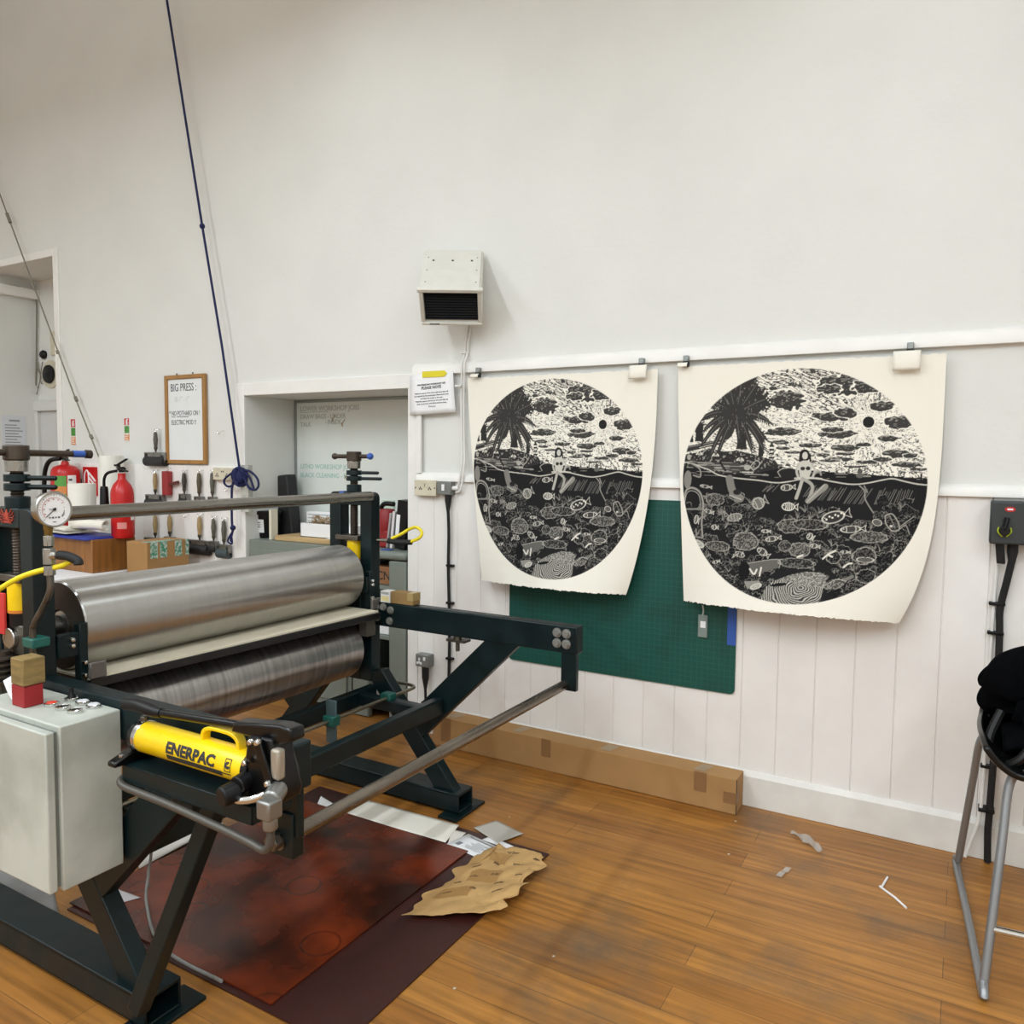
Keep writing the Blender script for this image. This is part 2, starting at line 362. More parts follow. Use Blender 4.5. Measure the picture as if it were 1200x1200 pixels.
def tongue_groove(x0, x1, z0, z1, pitch, ph, d=.012, gw=.0035, gd=.006):
    pts = [(x0, WY-d)]; x = ph
    while x < x1:
        if x > x0+.02:
            pts += [(x-gw, WY-d), (x, WY-d+gd), (x+gw, WY-d)]
        x += pitch
    pts += [(x1, WY-d)]
    mb = MB(); n = len(pts)
    mb.v = [Vector((p[0], p[1], z0)) for p in pts]+[Vector((p[0], p[1], z1)) for p in pts]+[Vector((p[0], WY+.001, z1)) for p in pts]
    for k in range(n-1):
        mb.f.append((k, k+1, n+k+1, n+k)); mb.f.append((n+k, n+k+1, 2*n+k+1, 2*n+k))
    return mb
struct(tongue_groove(XR1+.07, XRT, 0, 1.375, .15, -.063-.15*17), 'trim_5', PANEL, smooth=False, origin=(0, WY, 0), fix=False)
struct(tongue_groove(NX1+.055, XR0-.078, 0, 1.432, .15, -5.85, gd=.003), 'trim_6', PANEL, smooth=False, origin=(0, WY, 0), fix=False)
bb = MB().prism([(WY, 0), (WY-.034, 0), (WY-.034, .132), (WY-.018, .15), (WY, .153)], 'x', XR1+.07, XRT)
struct(bb, 'baseboard_back', mat('scuffed_paint', '#e5e3dd', .45, var=.07, vscale=9, bump=.3, bscale=25), bevel=.002)
# door at the back of the niche
p0 = at(47, 470, 'y', BY); dx0 = p0.x; dzt = p0.z
df = MB(); df.box(dx0-.1, dx0+.02, BY-.04, BY, 0, dzt-.09); df.box(dx0-.1, NX1-.001, BY-.05, BY, dzt-.09, dzt)
struct(df, 'door_1', mat('grey_white_gloss', '#d4d5d3', .4), bevel=.004)
struct(MB().box(dx0+.02, NX1-.001, BY-.012, BY, 0, dzt-.09), 'door_2', mat('door_panel_gloss', '#cfd0cf', .4), bevel=.003)  # door panel, its gloss slightly darker than the frame's
# ================================================================== THINGS ON THE LONG WALL
# --- fan heater, swivelled and tilted down
hl = (at(490, 340, 'y', 3.12)+at(566, 338, 'y', 3.12))/2
HR = Matrix.Rotation(math.radians(30), 3, 'Z') @ Matrix.Rotation(math.radians(46), 3, 'X')
hcen = hl+HR@Vector((0, .165, 0))
t = thing('fan_heater', (hcen.x, hcen.y, hcen.z), 'white fan heater with black louvred grille, tilted down high on the wall', 'heater')
hw, hd, hh = .303/2, .33, .2
HW = mat('heater_white', '#d9d8cf', .4, var=.05, vscale=14)
def hp(x, y, z): return hl+HR@Vector((x, y, z))
mb = MB(); mb.obox(hp(0, hd/2+.012, -.0095), (hw*2-.02, hd, .019), HR); mb.obox(hp(0, hd/2+.012, -hh+.01), (hw*2-.02, hd, .016), HR)
for sx in (-1, 1): mb.obox(hp(sx*(hw-.012), hd/2+.012, -hh/2), (.02, hd, hh-.02), HR)
mb.obox(hp(0, hd+.005, -hh/2), (hw*2-.02, .015, hh-.02), HR)
mb.obox(hp(0, .008, -.009), (hw*2+.012, .026, .02), HR); mb.obox(hp(0, .006, -hh+.003), (hw*2-.004, .024, .014), HR)
for sx in (-1, 1): mb.obox(hp(sx*(hw-.011), .008, -hh/2), (.02, .02, hh-.02), HR)
mb.build('housing', HW, t, bevel=.004)
g = MB()
for k in range(11): g.obox(hp(0, .014, -.027-k*.0148), (hw*2-.045, .014, .004), HR@Matrix.Rotation(.5, 3, 'X'))
g.obox(hp(0, .05, -hh/2), (hw*2-.06, .006, hh-.04), HR)
g.build('grille', BLACK, t)
sc = [MB().cyl(hp(sx*.095, hd*.74, -.001), hp(sx*.095, hd*.74, .0015), .006, n=12) for sx in (-1, 0, 1)]
for sx in (-1, 1):
    for yy in (.06, .16, .27): sc.append(MB().cyl(hp(sx*(hw-.03), yy, -.001), hp(sx*(hw-.03), yy, .0012), .003, n=8))
pieces(sc, 'screw', mat('dark_hole', '#3a3a38', .7), t)
bk = MB(); c = hp(0, hd, -.12); bk.bar(c, (c.x, WY, c.z-.02), .12, .02); bk.box(c.x-.07, c.x+.07, WY-.012, WY, c.z-.12, c.z+.02)
bk.build('wall_bracket', DSTEEL, t)
lg = MB().obox(hp(-.085, -.0062, -hh+.004), (.05, .001, .006), HR); lg.build('maker_mark', MARKER, t, smooth=False)
# --- pair of white cables from the heater down to the fused switch
c0 = W(546, 384, .03); pts1 = [c0, W(546, 398, .012), W(545, 412, .01), W(541, 428, .04), W(541, 445, .034), W(540.5, 470, .02), W(541, 520, .02), W(541, 545, .036), W(537.5, 566, .034), W(533, 573, .03)]
pts1[0] = hp(.1, hd*.8, -hh)
cb = MB().tube(pts1, .0052, 8); cb.tube([p+Vector((.017, 0, 0)) for p in pts1[:8]]+[W(540, 573, .036), W(534, 577, .03)], .0052, 8)
o = tag(cb.build('heater_cable', WCABLE), 'pair of white cables running down from the fan heater', 'cable')
for py in (414, 453): MB().box(W(539, py).x+(.02 if py == 414 else 0), W(546, py).x+(.02 if py == 414 else 0), WY-.025 if py == 414 else WY-.05, WY-(0 if py == 414 else .03), W(540, py).z-.005, W(540, py).z+.005).build('cable_clip', WCABLE, o)
# --- vertical white trunking below the notice
a = W(491.5, 488); b = W(496.5, 561)
tag(MB().box(a.x, b.x, WY-.028, WY-.012, b.z+.03, 1.74).build('cable_trunking', TRIM, bevel=.002), 'narrow white trunking running down behind the taped notice', 'trunking')
# --- A4 notice with yellow tape
p = [W(480.5, 440, .03), W(531, 434.5, .03), W(534.5, 483, .034), W(481, 487, .034)]
t = thing('paper_notice', W(507, 487, .03), 'white typed notice headed PLEASE NOTE, taped beside the recess', 'notice')
pm = MB()
def pq(u, v, o=0.0):
    q = (p[0]*(1-u)+p[1]*u)*(1-v)+(p[3]*(1-u)+p[2]*u)*v
    return q+Vector((0, -.006*math.sin(v*2.5)-o, 0))
pm.grid(lambda u, v: pq(u, v), 6, 8); pm.build('sheet', WHITEP, t, solid=.0006)
def on_notice(body, size, u, v, bold=0.0, al='CENTER'):
    ex = (p[1]-p[0]).normalized(); R = Matrix((ex, Vector((0, 0, 1)), Vector((0, -1, 0)))).transposed()
    return text_mb(body, size, R, pq(u, v, .0015), bold, .0003, al)
ln = [on_notice('PRINTMAKING WORKSHOP USE', .0125, .5, .29, .0002), on_notice('PLEASE NOTE', .021, .5, .385, .0004)]
for i, s in enumerate(['Please be aware of the times and notes that will', 'be required by the technicians. Please leave early', 'and clean the studio to the end.', 'Materials, papers and ink are not to be left out', 'here at any time, and will be thrown away.']):
    ln.append(on_notice(s, .0112, .5, .495+i*.065, 0))
ln.append(on_notice('Thank you', .011, .5, .83))
join(*ln).build('printed_lines', INKT, t, smooth=False)
tp = [W(495, 435.5, .034), W(521, 434, .034), W(524, 437.5, .034), W(520, 441.5, .034), W(495, 442.5, .034)]
MB().add(tp+[q+Vector((0, -.002, 0)) for q in tp], [(4,3,2,1,0), (5,6,7,8,9)]+[(k, (k+1) % 5, 5+(k+1) % 5, 5+k) for k in range(5)]).build('yellow_tape', mat('yellow_tape', '#ddd021', .5), t)
# --- sockets and switches
def plate(x0, x1, z0, z1, d, name, m, t, base=.012, bev=.004):
    return MB().box(x0, x1, WY-base-d, WY-base+.004, z0, z1).build(name, m, t, bevel=bev)
a = W(488.5, 562.5, .03); b = W(513, 581, .03)
t = thing('double_socket', (a.x, WY-.012, b.z), 'cream double wall socket left of the grey fused switch', 'socket')
plate(a.x, b.x, b.z, a.z, .03, 'back_box', CREAMPL, t); MB().box(a.x-.002, b.x+.002, WY-.05, WY-.04, b.z-.002, a.z+.002).build('face_plate', CREAMPL, t, bevel=.003)
w = b.x-a.x; h = a.z-b.z
for u, v in ((.28, .52), (.24, .42), (.33, .42), (.72, .52), (.67, .42), (.77, .42), (.5, .72), (.56, .76), (.05, .5), (.95, .5)):
    MB().box(a.x+u*w-.003, a.x+u*w+.003, WY-.0512, WY-.0495, b.z+v*h-.004, b.z+v*h+.004).build('pin_hole', INKT, t, smooth=False)
for u in (.42, .58): MB().box(a.x+u*w-.008, a.x+u*w+.008, WY-.054, WY-.049, b.z+.55*h, b.z+.78*h).build('rocker_switch', CREAMPL, t, bevel=.001)
a = W(514, 564, .04); b = W(530, 580, .04)
t = thing('fused_switch', (a.x, WY-.012, b.z), 'grey metal fused switch box right of the cream socket', 'switch')
plate(a.x, b.x, b.z, a.z, .045, 'metal_box', GREYMET, t); cx = (a.x+b.x)/2; cz = (a.z+b.z)/2
MB().box(cx-.012, cx+.006, WY-.061, WY-.055, cz-.014, cz+.02).build('rocker_switch', WHITEP, t, bevel=.002)
MB().cyl((b.x, WY-.034, cz), (b.x+.035, WY-.034, cz), .012).build('cable_gland', WCABLE, t)
gl = MB().lathe([(0, 0), (.017, 0), (.017, .03), (.008, .09), (0, .09)], (cx+.014, WY-.035, b.z), (0, 0, -1)); gl.build('gland_boot', RUBBER, t)
cx2 = cx+.014
kb = MB().tube([(cx2, WY-.035, b.z-.08), (cx2+.002, WY-.03, 1.1), (cx2-.004, WY-.024, .9), (cx2+.004, WY-.022, .6), (cx2, WY-.022, .3), (cx2, WY-.045, .16), (cx2, WY-.05, .01)], .0085, 10)
kbo = tag(kb.build('power_cable', RUBBER), 'black cable dropping from the grey fused switch to the floor', 'cable')
for z in (.93, .73, .43, .25): MB().box(cx2-.014, cx2+.03, WY-.034, WY-.012, z-.006, z+.006).build('cable_clip', BLACK, kbo, bevel=.002)
a = W(487, 766, .06); b = W(502, 783, .06)
t = thing('metal_socket', (a.x, WY-.012, b.z), 'small grey metal-clad socket low on the wall beside the shelving', 'socket')
plate(a.x, b.x, b.z, a.z, .05, 'metal_box', GREYMET, t); w = b.x-a.x; h = a.z-b.z
MB().box(a.x+.62*w, a.x+.78*w, WY-.066, WY-.06, b.z+.55*h, b.z+.82*h).build('rocker_switch', WHITEP, t, bevel=.001)
pn = MB()
for u, v in ((.3, .62), (.16, .3), (.44, .3), (.3, .36)): pn.box(a.x+(u-.06)*w, a.x+(u+.06)*w, WY-.0635, WY-.06, b.z+(v-.1)*h, b.z+(v+.1)*h)
pn.build('pin_cover', WHITEP, t, smooth=False)
xx = a.x+.6*w
ck = MB().lathe([(0, 0), (.02, 0), (.019, .06), (.008, .12), (.007, .13), (0, .13)], (xx, WY-.04, b.z), (0, 0, -1)); ck.tube([(xx, WY-.04, b.z-.12), (xx, WY-.04, b.z-.2), (xx-.02, WY-.045, .16), (xx-.02, WY-.05, .01)], .0075)
tag(ck.build('power_lead', RUBBER), 'black lead hanging from the small metal-clad socket', 'cable')
# --- isolator at the right
a = W(1161.5, 587, .09); zb = W(1163, 637, .09).z; xi0, xi1 = a.x, a.x+.17
t = thing('isolator_switch', (xi0, WY-.012, zb), 'dark grey isolator box with red oval badge on the right wall', 'switch')
ISO = mat('isolator_grey', '#303637', .45, var=.12, vscale=14)
MB().box(xi0, xi1, WY-.1, WY-.008, zb, a.z).build('metal_box', ISO, t, bevel=.006)
bd = W(1184, 597, .105)
el = MB().lathe([(0, 0), (.011, 0), (.011, .002), (0, .002)], (0, 0, 0), (0, -1, 0), 24); el.v = [Vector((v.x*1.5+bd.x, v.y+WY-.1, v.z*.85+bd.z)) for v in el.v]; el.build('oval_badge', REDP, t)
MB().box(bd.x-.009, bd.x+.009, WY-.1026, WY-.1018, bd.z-.003, bd.z+.003).build('badge_lettering', WHITEP, t, smooth=False)
hx, hz = W(1178, 606, .1).x, W(1178, 625, .1).z
MB().bar((hx+.006, WY-.115, W(1178, 606, .1).z), (hx-.002, WY-.125, hz+.012), .016, .012).build('handle', BLACK, t, bevel=.003)
MB().cyl((hx, WY-.1, hz+.01), (hx, WY-.13, hz+.01), .016).build('rotary_hub', BLACK, t, bevel=.002)
gy = MB()
for sx in (-1, 1): gy.tube([(hx+sx*.006, WY-.106, hz-.012), (hx+sx*.02, WY-.106, hz+.005), (hx+sx*.018, WY-.106, hz+.022)], .0026, 8)
gy.build('warning_stripe', mat('lime', '#b3c22c', .5), t)
fl = MB().bar((hx-.012, WY-.07, zb+.005), (hx-.004, WY-.06, zb-.075), .03, .012); fl.build('cable_gland', RUBBER, t, bevel=.004)
kx = W(1187, 640, .06).x
kb = MB().lathe([(0, 0), (.018, 0), (.018, .03), (.011, .07), (0, .07)], (kx, WY-.05, zb), (0, 0, -1)); kb.tube([(kx, WY-.05, zb-.06), (kx-.012, WY-.04, zb-.14), (kx-.028, WY-.026, zb-.25), (kx-.025, WY-.026, .85), (kx-.022, WY-.026, .5), (kx-.028, WY-.05, .2), (kx-.03, WY-.052, .12), (kx-.026, WY-.055, .005)], .0125, 10)
kbo = tag(kb.build('power_cable', RUBBER), 'thick black cable clipped down the wall under the isolator box', 'cable')
for z in (.98, .87, .62, .36, .2):
    MB().box(kx-.065, kx-.012, WY-.04 if z > .25 else WY-.066, WY-.012, z-.006, z+.006).build('cable_clip', BLACK, kbo, bevel=.003)
tag(MB().tube([(kx-.045, WY-.022, 1.13), (kx-.05, WY-.024, .9), (kx-.052, WY-.022, .5), (kx-.056, WY-.05, .2), (kx-.085, WY-.055, .06), (kx-.1, WY-.06, .006)], .006, 8).build('thin_cable', WCABLE), 'thin white cable beside the thick black cable at the right', 'cable')
# --- green cutting mat behind the prints
MATG = mat_grid('cutting_mat_green', '#054a40', '#2a7a68', .025)
x0, x1, z0, z1, r = -1.985, -.842, .477, 1.318, .02
poly = []
for cx, cz, a0 in ((x1-r, z0+r, -90), (x1-r, z1-r, 0), (x0+r, z1-r, 90), (x0+r, z0+r, 180)):
    for k in range(6): an = math.radians(a0+k*18); poly.append((cx+r*math.cos(an), cz+r*math.sin(an)))
tm = MB().prism([(q[0], q[1]) for q in poly], 'y', WY-.02, WY-.012).build('cutting_mat', MATG); tag(tm, 'large green cutting mat fixed to the wall below the prints', 'cutting mat')
a = W(853, 713, .022); b = W(862, 757, .022)
tag(MB().box(a.x, b.x, WY-.0212, WY-.0198, b.z, a.z+.03).build('masking_tape', BLUETAPE), 'strip of blue tape at the right edge of the cutting mat', 'tape')
a = W(818, 720, .03); b = W(828.5, 748, .03)
t = thing('blade_pouch', (a.x, WY-.024, b.z), 'small grey blade pouch hanging on the cutting mat', 'pouch')
MB().box(a.x, b.x, WY-.03, WY-.02, b.z, a.z).build('sleeve', mat('pouch_grey', '#7d8a84', .6), t, bevel=.004)
MB().box(a.x+.012, b.x-.008, WY-.0315, WY-.029, b.z+.045, a.z-.028).build('paper_label', WHITEP, t)
MB().tube([(a.x+.02, WY-.026, a.z), (a.x+.024, WY-.03, a.z+.02), (a.x+.018, WY-.026, a.z+.042)], .0035, 8).build('hook_loop', mat('clear_loop', '#b9c4be', .4), t)
# --- framed whiteboard
a = W(197, 441); b = W(244, 544); x0, x1, z0, z1 = -4.67, -4.268, 1.441, 2.025
t = thing('framed_whiteboard', (x0, WY, z0), 'narrow wood-framed whiteboard headed BIG PRESS above the hanging rollers', 'whiteboard')
f = MB(); fw = .026; f.box(x0, x0+fw, WY-.028, WY-.006, z0, z1); f.box(x1-fw, x1, WY-.028, WY-.006, z0, z1); f.box(x0+fw, x1-fw, WY-.028, WY-.006, z0, z0+fw); f.box(x0+fw, x1-fw, WY-.028, WY-.006, z1-fw, z1)
f.build('wooden_frame', OAK, t, bevel=.003)
MB().box(x0+.01, x1-.01, WY-.016, WY-.008, z0+.01, z1-.01).build('board', WBOARD, t)
tx = [text_mb('BIG PRESS :', .072, RW, (x0+.05, WY-.0165, z1-.105), 0, sx=.75)]
for s, xx, zz in (('* NO POTHARD ON !', .035, -.265), ('ELECTRIC MOD !!', .055, -.325)): tx.append(text_mb(s, .044, RW, (x0+xx, WY-.0165, z1+zz), 0, sx=.72))
ul = MB(); ul.box(x0+.055, x0+.095, WY-.017, WY-.016, z1-.276, z1-.272); ul.box(x0+.11, x0+.23, WY-.017, WY-.016, z1-.276, z1-.272)
join(*tx, ul).build('black_writing', MARKER, t, smooth=False)
text_mb('16 1" - 1"', .05, RW, (x0+.085, WY-.0165, z1-.175), 0, sx=.8).build('rubbed_writing', mat('rubbed', '#c9cccb', .7), t, smooth=False)
for xx in (.12, .28): MB().cyl((x0+xx, WY-.018, z1), (x0+xx, WY-.018, z1+.012), .005).build('hanger', DSTEEL, t)
# --- fire signs
def strip_sign(px, py0, py1, w, name, label):
    a = W(px, py0); b = W(px, py1); t = thing(name, (a.x, WY, b.z), label, 'sign', 'small fire equipment signs')
    h = (a.z-b.z)/3; MB().box(a.x, a.x+w, WY-.004, WY, b.z, a.z).build('backing', WHITEP, t)
    for i, m in enumerate((REDP, GREENS, ORANGES)):
        q = MB().box(a.x+.002, a.x+w-.002, WY-.0052, WY-.0035, a.z-(i+1)*h+.003, a.z-i*h-.002).build('panel', m, t, smooth=False)
        s = MB(); zc = a.z-(i+.5)*h; xc = a.x+w/2
        if i == 0: s.box(xc-.008, xc+.006, WY-.006, WY-.005, zc-.022, zc+.012); s.box(xc-.003, xc+.016, WY-.006, WY-.005, zc+.012, zc+.02); s.box(xc+.014, xc+.018, WY-.006, WY-.005, zc-.022, zc+.004)
        else:
            for k in range(4): s.box(xc-.02, xc+.02-.006*(k % 3), WY-.006, WY-.005, zc+.018-k*.013, zc+.023-k*.013)
        s.build('pictogram', WHITEP if i != 1 else mat('dark_sign_green', '#2c6b33', .6), q, smooth=False)
strip_sign(83.5, 491, 521.5, .058, 'fire_equipment_sign', 'narrow fire sign above the large extinguisher with green band')
strip_sign(146, 490, 517, .058, 'fire_equipment_sign', 'narrow fire sign above the slim black-horned extinguisher')
a = W(100, 547); b = W(117, 581)
t = thing('fire_action_sign', (a.x, WY, b.z), 'red fire sign with curved white stripes behind the paper rolls', 'sign')
MB().box(a.x, b.x, WY-.02, WY-.012, b.z, a.z).build('red_panel', REDP, t)
w = b.x-a.x; h = a.z-b.z; s = MB()
for k in range(4): s.bar((a.x+.45*w, WY-.0215, a.z-.3*h-k*.17*h+.02), (a.x+.92*w, WY-.0215, a.z-.5*h-k*.17*h), .003, .014)
s.tube([(a.x+.12*w, WY-.021, b.z+.45*h), (a.x+.15*w, WY-.021, b.z+.75*h), (a.x+.3*w, WY-.021, b.z+.88*h), (a.x+.42*w, WY-.021, b.z+.75*h), (a.x+.42*w, WY-.021, b.z+.3*h)], .006, 6)
s.build('white_stripes', WHITEP, t)
# --- left double socket behind the rope
a = W(253, 548, .02); b = W(276, 563, .02)
t = thing('double_socket', (a.x, WY, b.z), 'cream double wall socket half hidden behind the blue rope bundle', 'socket')
MB().box(a.x, b.x, WY-.045, WY-.01, b.z, a.z).build('face_plate', CREAMPL, t, bevel=.004)
w = b.x-a.x; h = a.z-b.z
for u, v in ((.22, .5), (.17, .34), (.27, .34), (.72, .5), (.67, .34), (.77, .34), (.46, .7), (.55, .7)): MB().box(a.x+u*w-.004, a.x+u*w+.004, WY-.0462, WY-.044, b.z+v*h-.005, b.z+v*h+.005).build('pin_hole', INKT, t, smooth=False)
# --- hooks and hand rollers
def hook_mb(x, z):
    y = WY-.012
    return MB().tube([(x+.018, y+.006, z+.005), (x+.014, y-.016, z+.004), (x+.004, y-.022, z-.012), (x-.008, y-.022, z-.014), (x-.016, y-.022, z-.004), (x-.016, y-.022, z+.008)], .0022, 6)
def brayer(px, py, hm, rm, rw, rr, hl_, label, drop=.0, frame=True, group='hand rollers hanging on the wall hooks'):
    p = W(px, py, .034); x, z = p.x, p.z; y = WY-.034
    t = thing('hand_roller', (x, y, z-.2), label, 'ink roller', group)
    MB().tube([(x, y, z-.012), (x+.006, y, z-.002), (x, y, z+.004), (x-.006, y, z-.002), (x, y, z-.014)], .0018, 6).build('hanging_eye', CHROME, t)
    MB().lathe([(0, 0), (.009, 0), (.012, .008), (.0135, .03), (.016, hl_*.5), (.0125, hl_*.85), (.011, hl_), (0, hl_)], (x, y, z-.014), (0, 0, -1), 16).build('handle', hm, t)
    zz = z-.014-hl_
    MB().lathe([(0, 0), (.0125, 0), (.0125, .012), (.008, .02), (.0055, .028), (.0055, .05), (0, .05)], (x, y, zz), (0, 0, -1), 14).build('ferrule', DSTEEL, t)
    zf = zz-.04
    fm = MB(); fm.box(x-rw/2-.006, x+rw/2+.006, y-.012, y+.012, zf-.004, zf+.004)
    for sx in (-1, 1): fm.box(x+sx*(rw/2+.004)-.003, x+sx*(rw/2+.004)+.003, y-.014, y+.014, zf-rr-.03, zf+.004)
    fm.box(x-rw*.33, x+rw*.33, y-.014, y-.009, zf-.03, zf+.004)
    fm.build('frame', mat('frame_steel', '#8f8e89', .35, .8, var=.3, vscale=30), t, bevel=.001)
    rb = MB().cyl((x-rw/2, y, zf-rr-.022), (x+rw/2, y, zf-rr-.022), rr, n=26); rb.build('rubber_roller', rm, t, bevel=.002)
    for sx in (-1, 1): MB().cyl((x+sx*rw/2, y, zf-rr-.022), (x+sx*(rw/2+.016), y, zf-rr-.022), .008, n=12).build('axle_end', BLACK, t)
    tag(hook_mb(x, z).build('wall_hook', CHROME), 'wire hook holding the '+label.replace('hanging ', '').replace(' in the lowest row',''), 'hook', 'wire hooks on the roller wall')
HBEIGE = mat('handle_beige', '#a58c5f', .55, var=.15, vscale=40); HDARK = mat('handle_dark', '#3b352c', .5, var=.2, vscale=40); HGREEN = mat('handle_green', '#4a4a36', .5, var=.4, vscale=25, col2='#6a4a32'); HGREY = mat('handle_grey', '#5d5c50', .55, var=.25, vscale=40)
RBLK = mat('roller_rubber', '#232427', .5, var=.15); RRED = mat('roller_red', '#9c2c2e', .5, var=.12); RGREY = mat('roller_slate', '#3f4a4e', .55)
brayer(182, 504, HGREY, RBLK, .2, .034, .1, 'grey-handled black roller hanging alone left of the framed whiteboard')
brayer(181.5, 552, HBEIGE, RBLK, .17, .03, .11, 'beige-handled roller hanging beneath the lone upper roller')
brayer(215.5, 552, HDARK, RBLK, .07, .026, .1, 'dark-handled narrow roller hanging beside the red roller')
brayer(233, 552, HGREEN, RBLK, .06, .024, .115, 'green-brown handled roller hanging below the framed whiteboard')
brayer(248.5, 552, HGREY, RBLK, .05, .024, .115, 'grey-brown handled roller hanging next to the cream socket')
brayer(181.5, 602, HBEIGE, RBLK, .2, .03, .115, 'beige-handled roller hanging behind the left end of the taped carton')
brayer(198.5, 602, HBEIGE, RBLK, .08, .028, .105, 'slim beige-handled roller hanging behind the middle of the taped carton')
brayer(233.5, 603.5, HBEIGE, RBLK, .19, .036, .115, 'wide black roller with a beige handle right of the taped carton')
brayer(250, 606, HGREY, RBLK, .055, .024, .105, 'small black roller between the wide black and slate rollers')
brayer(262, 608, HGREY, RGREY, .1, .032, .115, 'slate-coloured roller nearest the recess, lowest row')
p = W(196.5, 551.5, .03); x, z, y = p.x, p.z, WY-.036
t = thing('red_hand_roller', (x, y, z-.15), 'dark red roller hung sideways with its cylinder upright', 'ink roller', 'hand rollers hanging on the wall hooks')
MB().cyl((x, y, z-.004), (x, y, z-.165), .033).build('rubber_roller', RRED, t, bevel=.003)
MB().bar((x+.034, y, z-.09), (x+.115, y, z-.075), .016, .02).build('frame', mat('rusty_steel', '#6d4038', .5, .5), t)
tag(hook_mb(x, z+.01).build('wall_hook', CHROME), 'curled wire hook above the dark red upright roller', 'hook', 'wire hooks on the roller wall')
for (px, py, s) in ((217.5, 604, 'empty wire hook between the beige-handled rollers of the lowest row'), (257, 506, 'empty wire hook right of the framed whiteboard'), (266, 573, 'empty wire hook below the cream socket')):
    q = W(px, py, .03); tag(hook_mb(q.x, q.z).build('wall_hook', CHROME), s, 'hook', 'wire hooks on the roller wall')
# --- blue rope: from the ceiling to a cleat on the recess frame, tail hanging
yr = WY-.07
q = lambda px, py, d=0: at(px, py, 'y', yr-d)
rd_ = q(219, 150)-q(237, 265); top = q(219, 150)+rd_*((ZC-.005-q(219, 150).z)/rd_.z)
t = thing('rope_line', q(280, 565), 'dark blue rope slanting down the wall to a tied bundle', 'rope')
rp = MB().tube([top, q(219, 150), q(237, 265), q(260, 405), q(280.5, 548)], .0075, 8, smooth=1)
rp.build('line', BLUEROPE, t)
MB().sphere(q(237, 265), .017, 12, 8, (1, 1, 1.1)).build('knot', BLUEROPE, t)
bn = MB()
for k in range(7):
    an = k*.9; c = q(281, 557); bn.tube([c+Vector((.05*math.sin(an+i*PI/4)*(.6+.4*math.sin(k)), -.02*math.cos(k+i), .055*math.cos(an+i*PI/4)-.01)) for i in range(8)], .0085, 7, closed=True, smooth=3)
bn.sphere(q(281, 558), .04, 12, 8, (.9, .6, 1.3)); bn.build('bundle', BLUEROPE, t)
lp = MB()
lp.tube([q(279, 552), q(271, 555), q(263, 562), q(264, 568), q(270, 570), q(277, 563), q(281, 555)], .007, 7)
lp.tube([q(283, 552), q(292, 552), q(301, 560), q(303, 569), q(299, 574), q(292, 572), q(287, 562), q(283, 554)], .007, 7)
lp.tube([q(283, 552), q(291, 557), q(296, 568), q(297, 574), q(291, 570), q(286, 560)], .007, 7)
lp.build('loops', BLUEROPE, t)
tl = MB().tube([q(279, 555), q(272.5, 568), q(271.5, 590), q(272, 615), q(273, 620), q(270.5, 632), q(272, 635)], .0075, 8); tl.sphere(q(273, 618.5), .018, 12, 8)
tl.tube([q(271, 625), q(267, 634), q(272, 637), q(271, 626)], .006, 6); tl.build('tail', BLUEROPE, t)
cl = MB().box(q(279, 575).x, q(288, 575).x, WY-.05, WY-.016, q(283, 600).z, q(283, 545).z).build('rope_board', mat('scuffed_board', '#bdbdb4', .6, var=.25, vscale=30)); tag(cl, 'short scuffed board behind the blue rope bundle', 'board')
# --- thin wire at the far left
qw = lambda px, py: at(px, py, 'y', WY-.05)
wl = thing('stay_wire', qw(115, 533), 'thin grey stay wire slanting down the left wall to the paper rolls', 'wire')
wd_ = qw(0, 228)-qw(11, 258)
MB().tube([qw(0, 228)+wd_*((ZC-.005-qw(0, 228).z)/wd_.z), qw(0, 228), qw(11, 258), qw(88, 466), qw(116, 536)], .0055, 6, smooth=1).build('wire', WIRE, wl)
for a_, b_ in (((8, 250), (12, 261)), ((88, 465), (90, 470)), ((106, 510), (108, 514)), ((67, 411), (68, 414))): MB().cyl(qw(*a_), qw(*b_), .012, n=8).build('turnbuckle', WIRE, wl)
# --- niche fittings
yb = BY
tr = MB().box(NX0, NX0+.06, WY+.03, yb-.001, at(30, 333, 'x', NX0+.06).z-.11, at(30, 333, 'x', NX0+.06).z-.03).build('wall_trunking', TRIM, bevel=.004); tag(tr, 'white trunking along the top of the niche wall', 'trunking')
n = lambda px, py, d=.02: at(px, py, 'y', yb-d)
w_ = lambda px, py, d=.012: at(px, py, 'x', NX0+d)
wr = MB().tube([w_(-6, 333), w_(14, 335), w_(30, 339), w_(37, 344), n(42.5, 352), n(43, 390), n(42.5, 430), n(42, 452)], .0075, 6)
wr.tube([n(45, 425), n(47, 440), n(45.5, 452), n(43, 462)], .004, 6); wr.tube([n(50, 424), n(48, 436), n(47, 446), n(50, 450)], .004, 6); wr.tube([n(43, 430), n(48, 442), n(44, 455)], .004, 6)
tag(wr.build('loose_wiring', WIRE), 'tangle of grey wires hanging in the niche by the round bell', 'wiring')
c = n(57.5, 438.5); bl_ = thing('alarm_bell', (c.x, yb, c.z), 'black round alarm bell on a pale disc above the niche door', 'bell')
MB().lathe([(0, 0), (.115, 0), (.12, .006), (.118, .012), (0, .012)], (c.x, yb, c.z), (0, -1, 0)).build('back_disc', CREAMPL, bl_)
MB().lathe([(0, .012), (.07, .012), (.078, .02), (.075, .035), (.03, .04), (.012, .046), (0, .046)], (c.x, yb, c.z), (0, -1, 0)).build('gong', BLACK, bl_)
c = n(50, 415.5); tag(MB().lathe([(0, 0), (.034, 0), (.038, .02), (.026, .035), (0, .04)], (c.x, yb, c.z), (0, -1, 0), 18).build('sounder', BLACK), 'small black round sounder above the alarm bell', 'sounder')
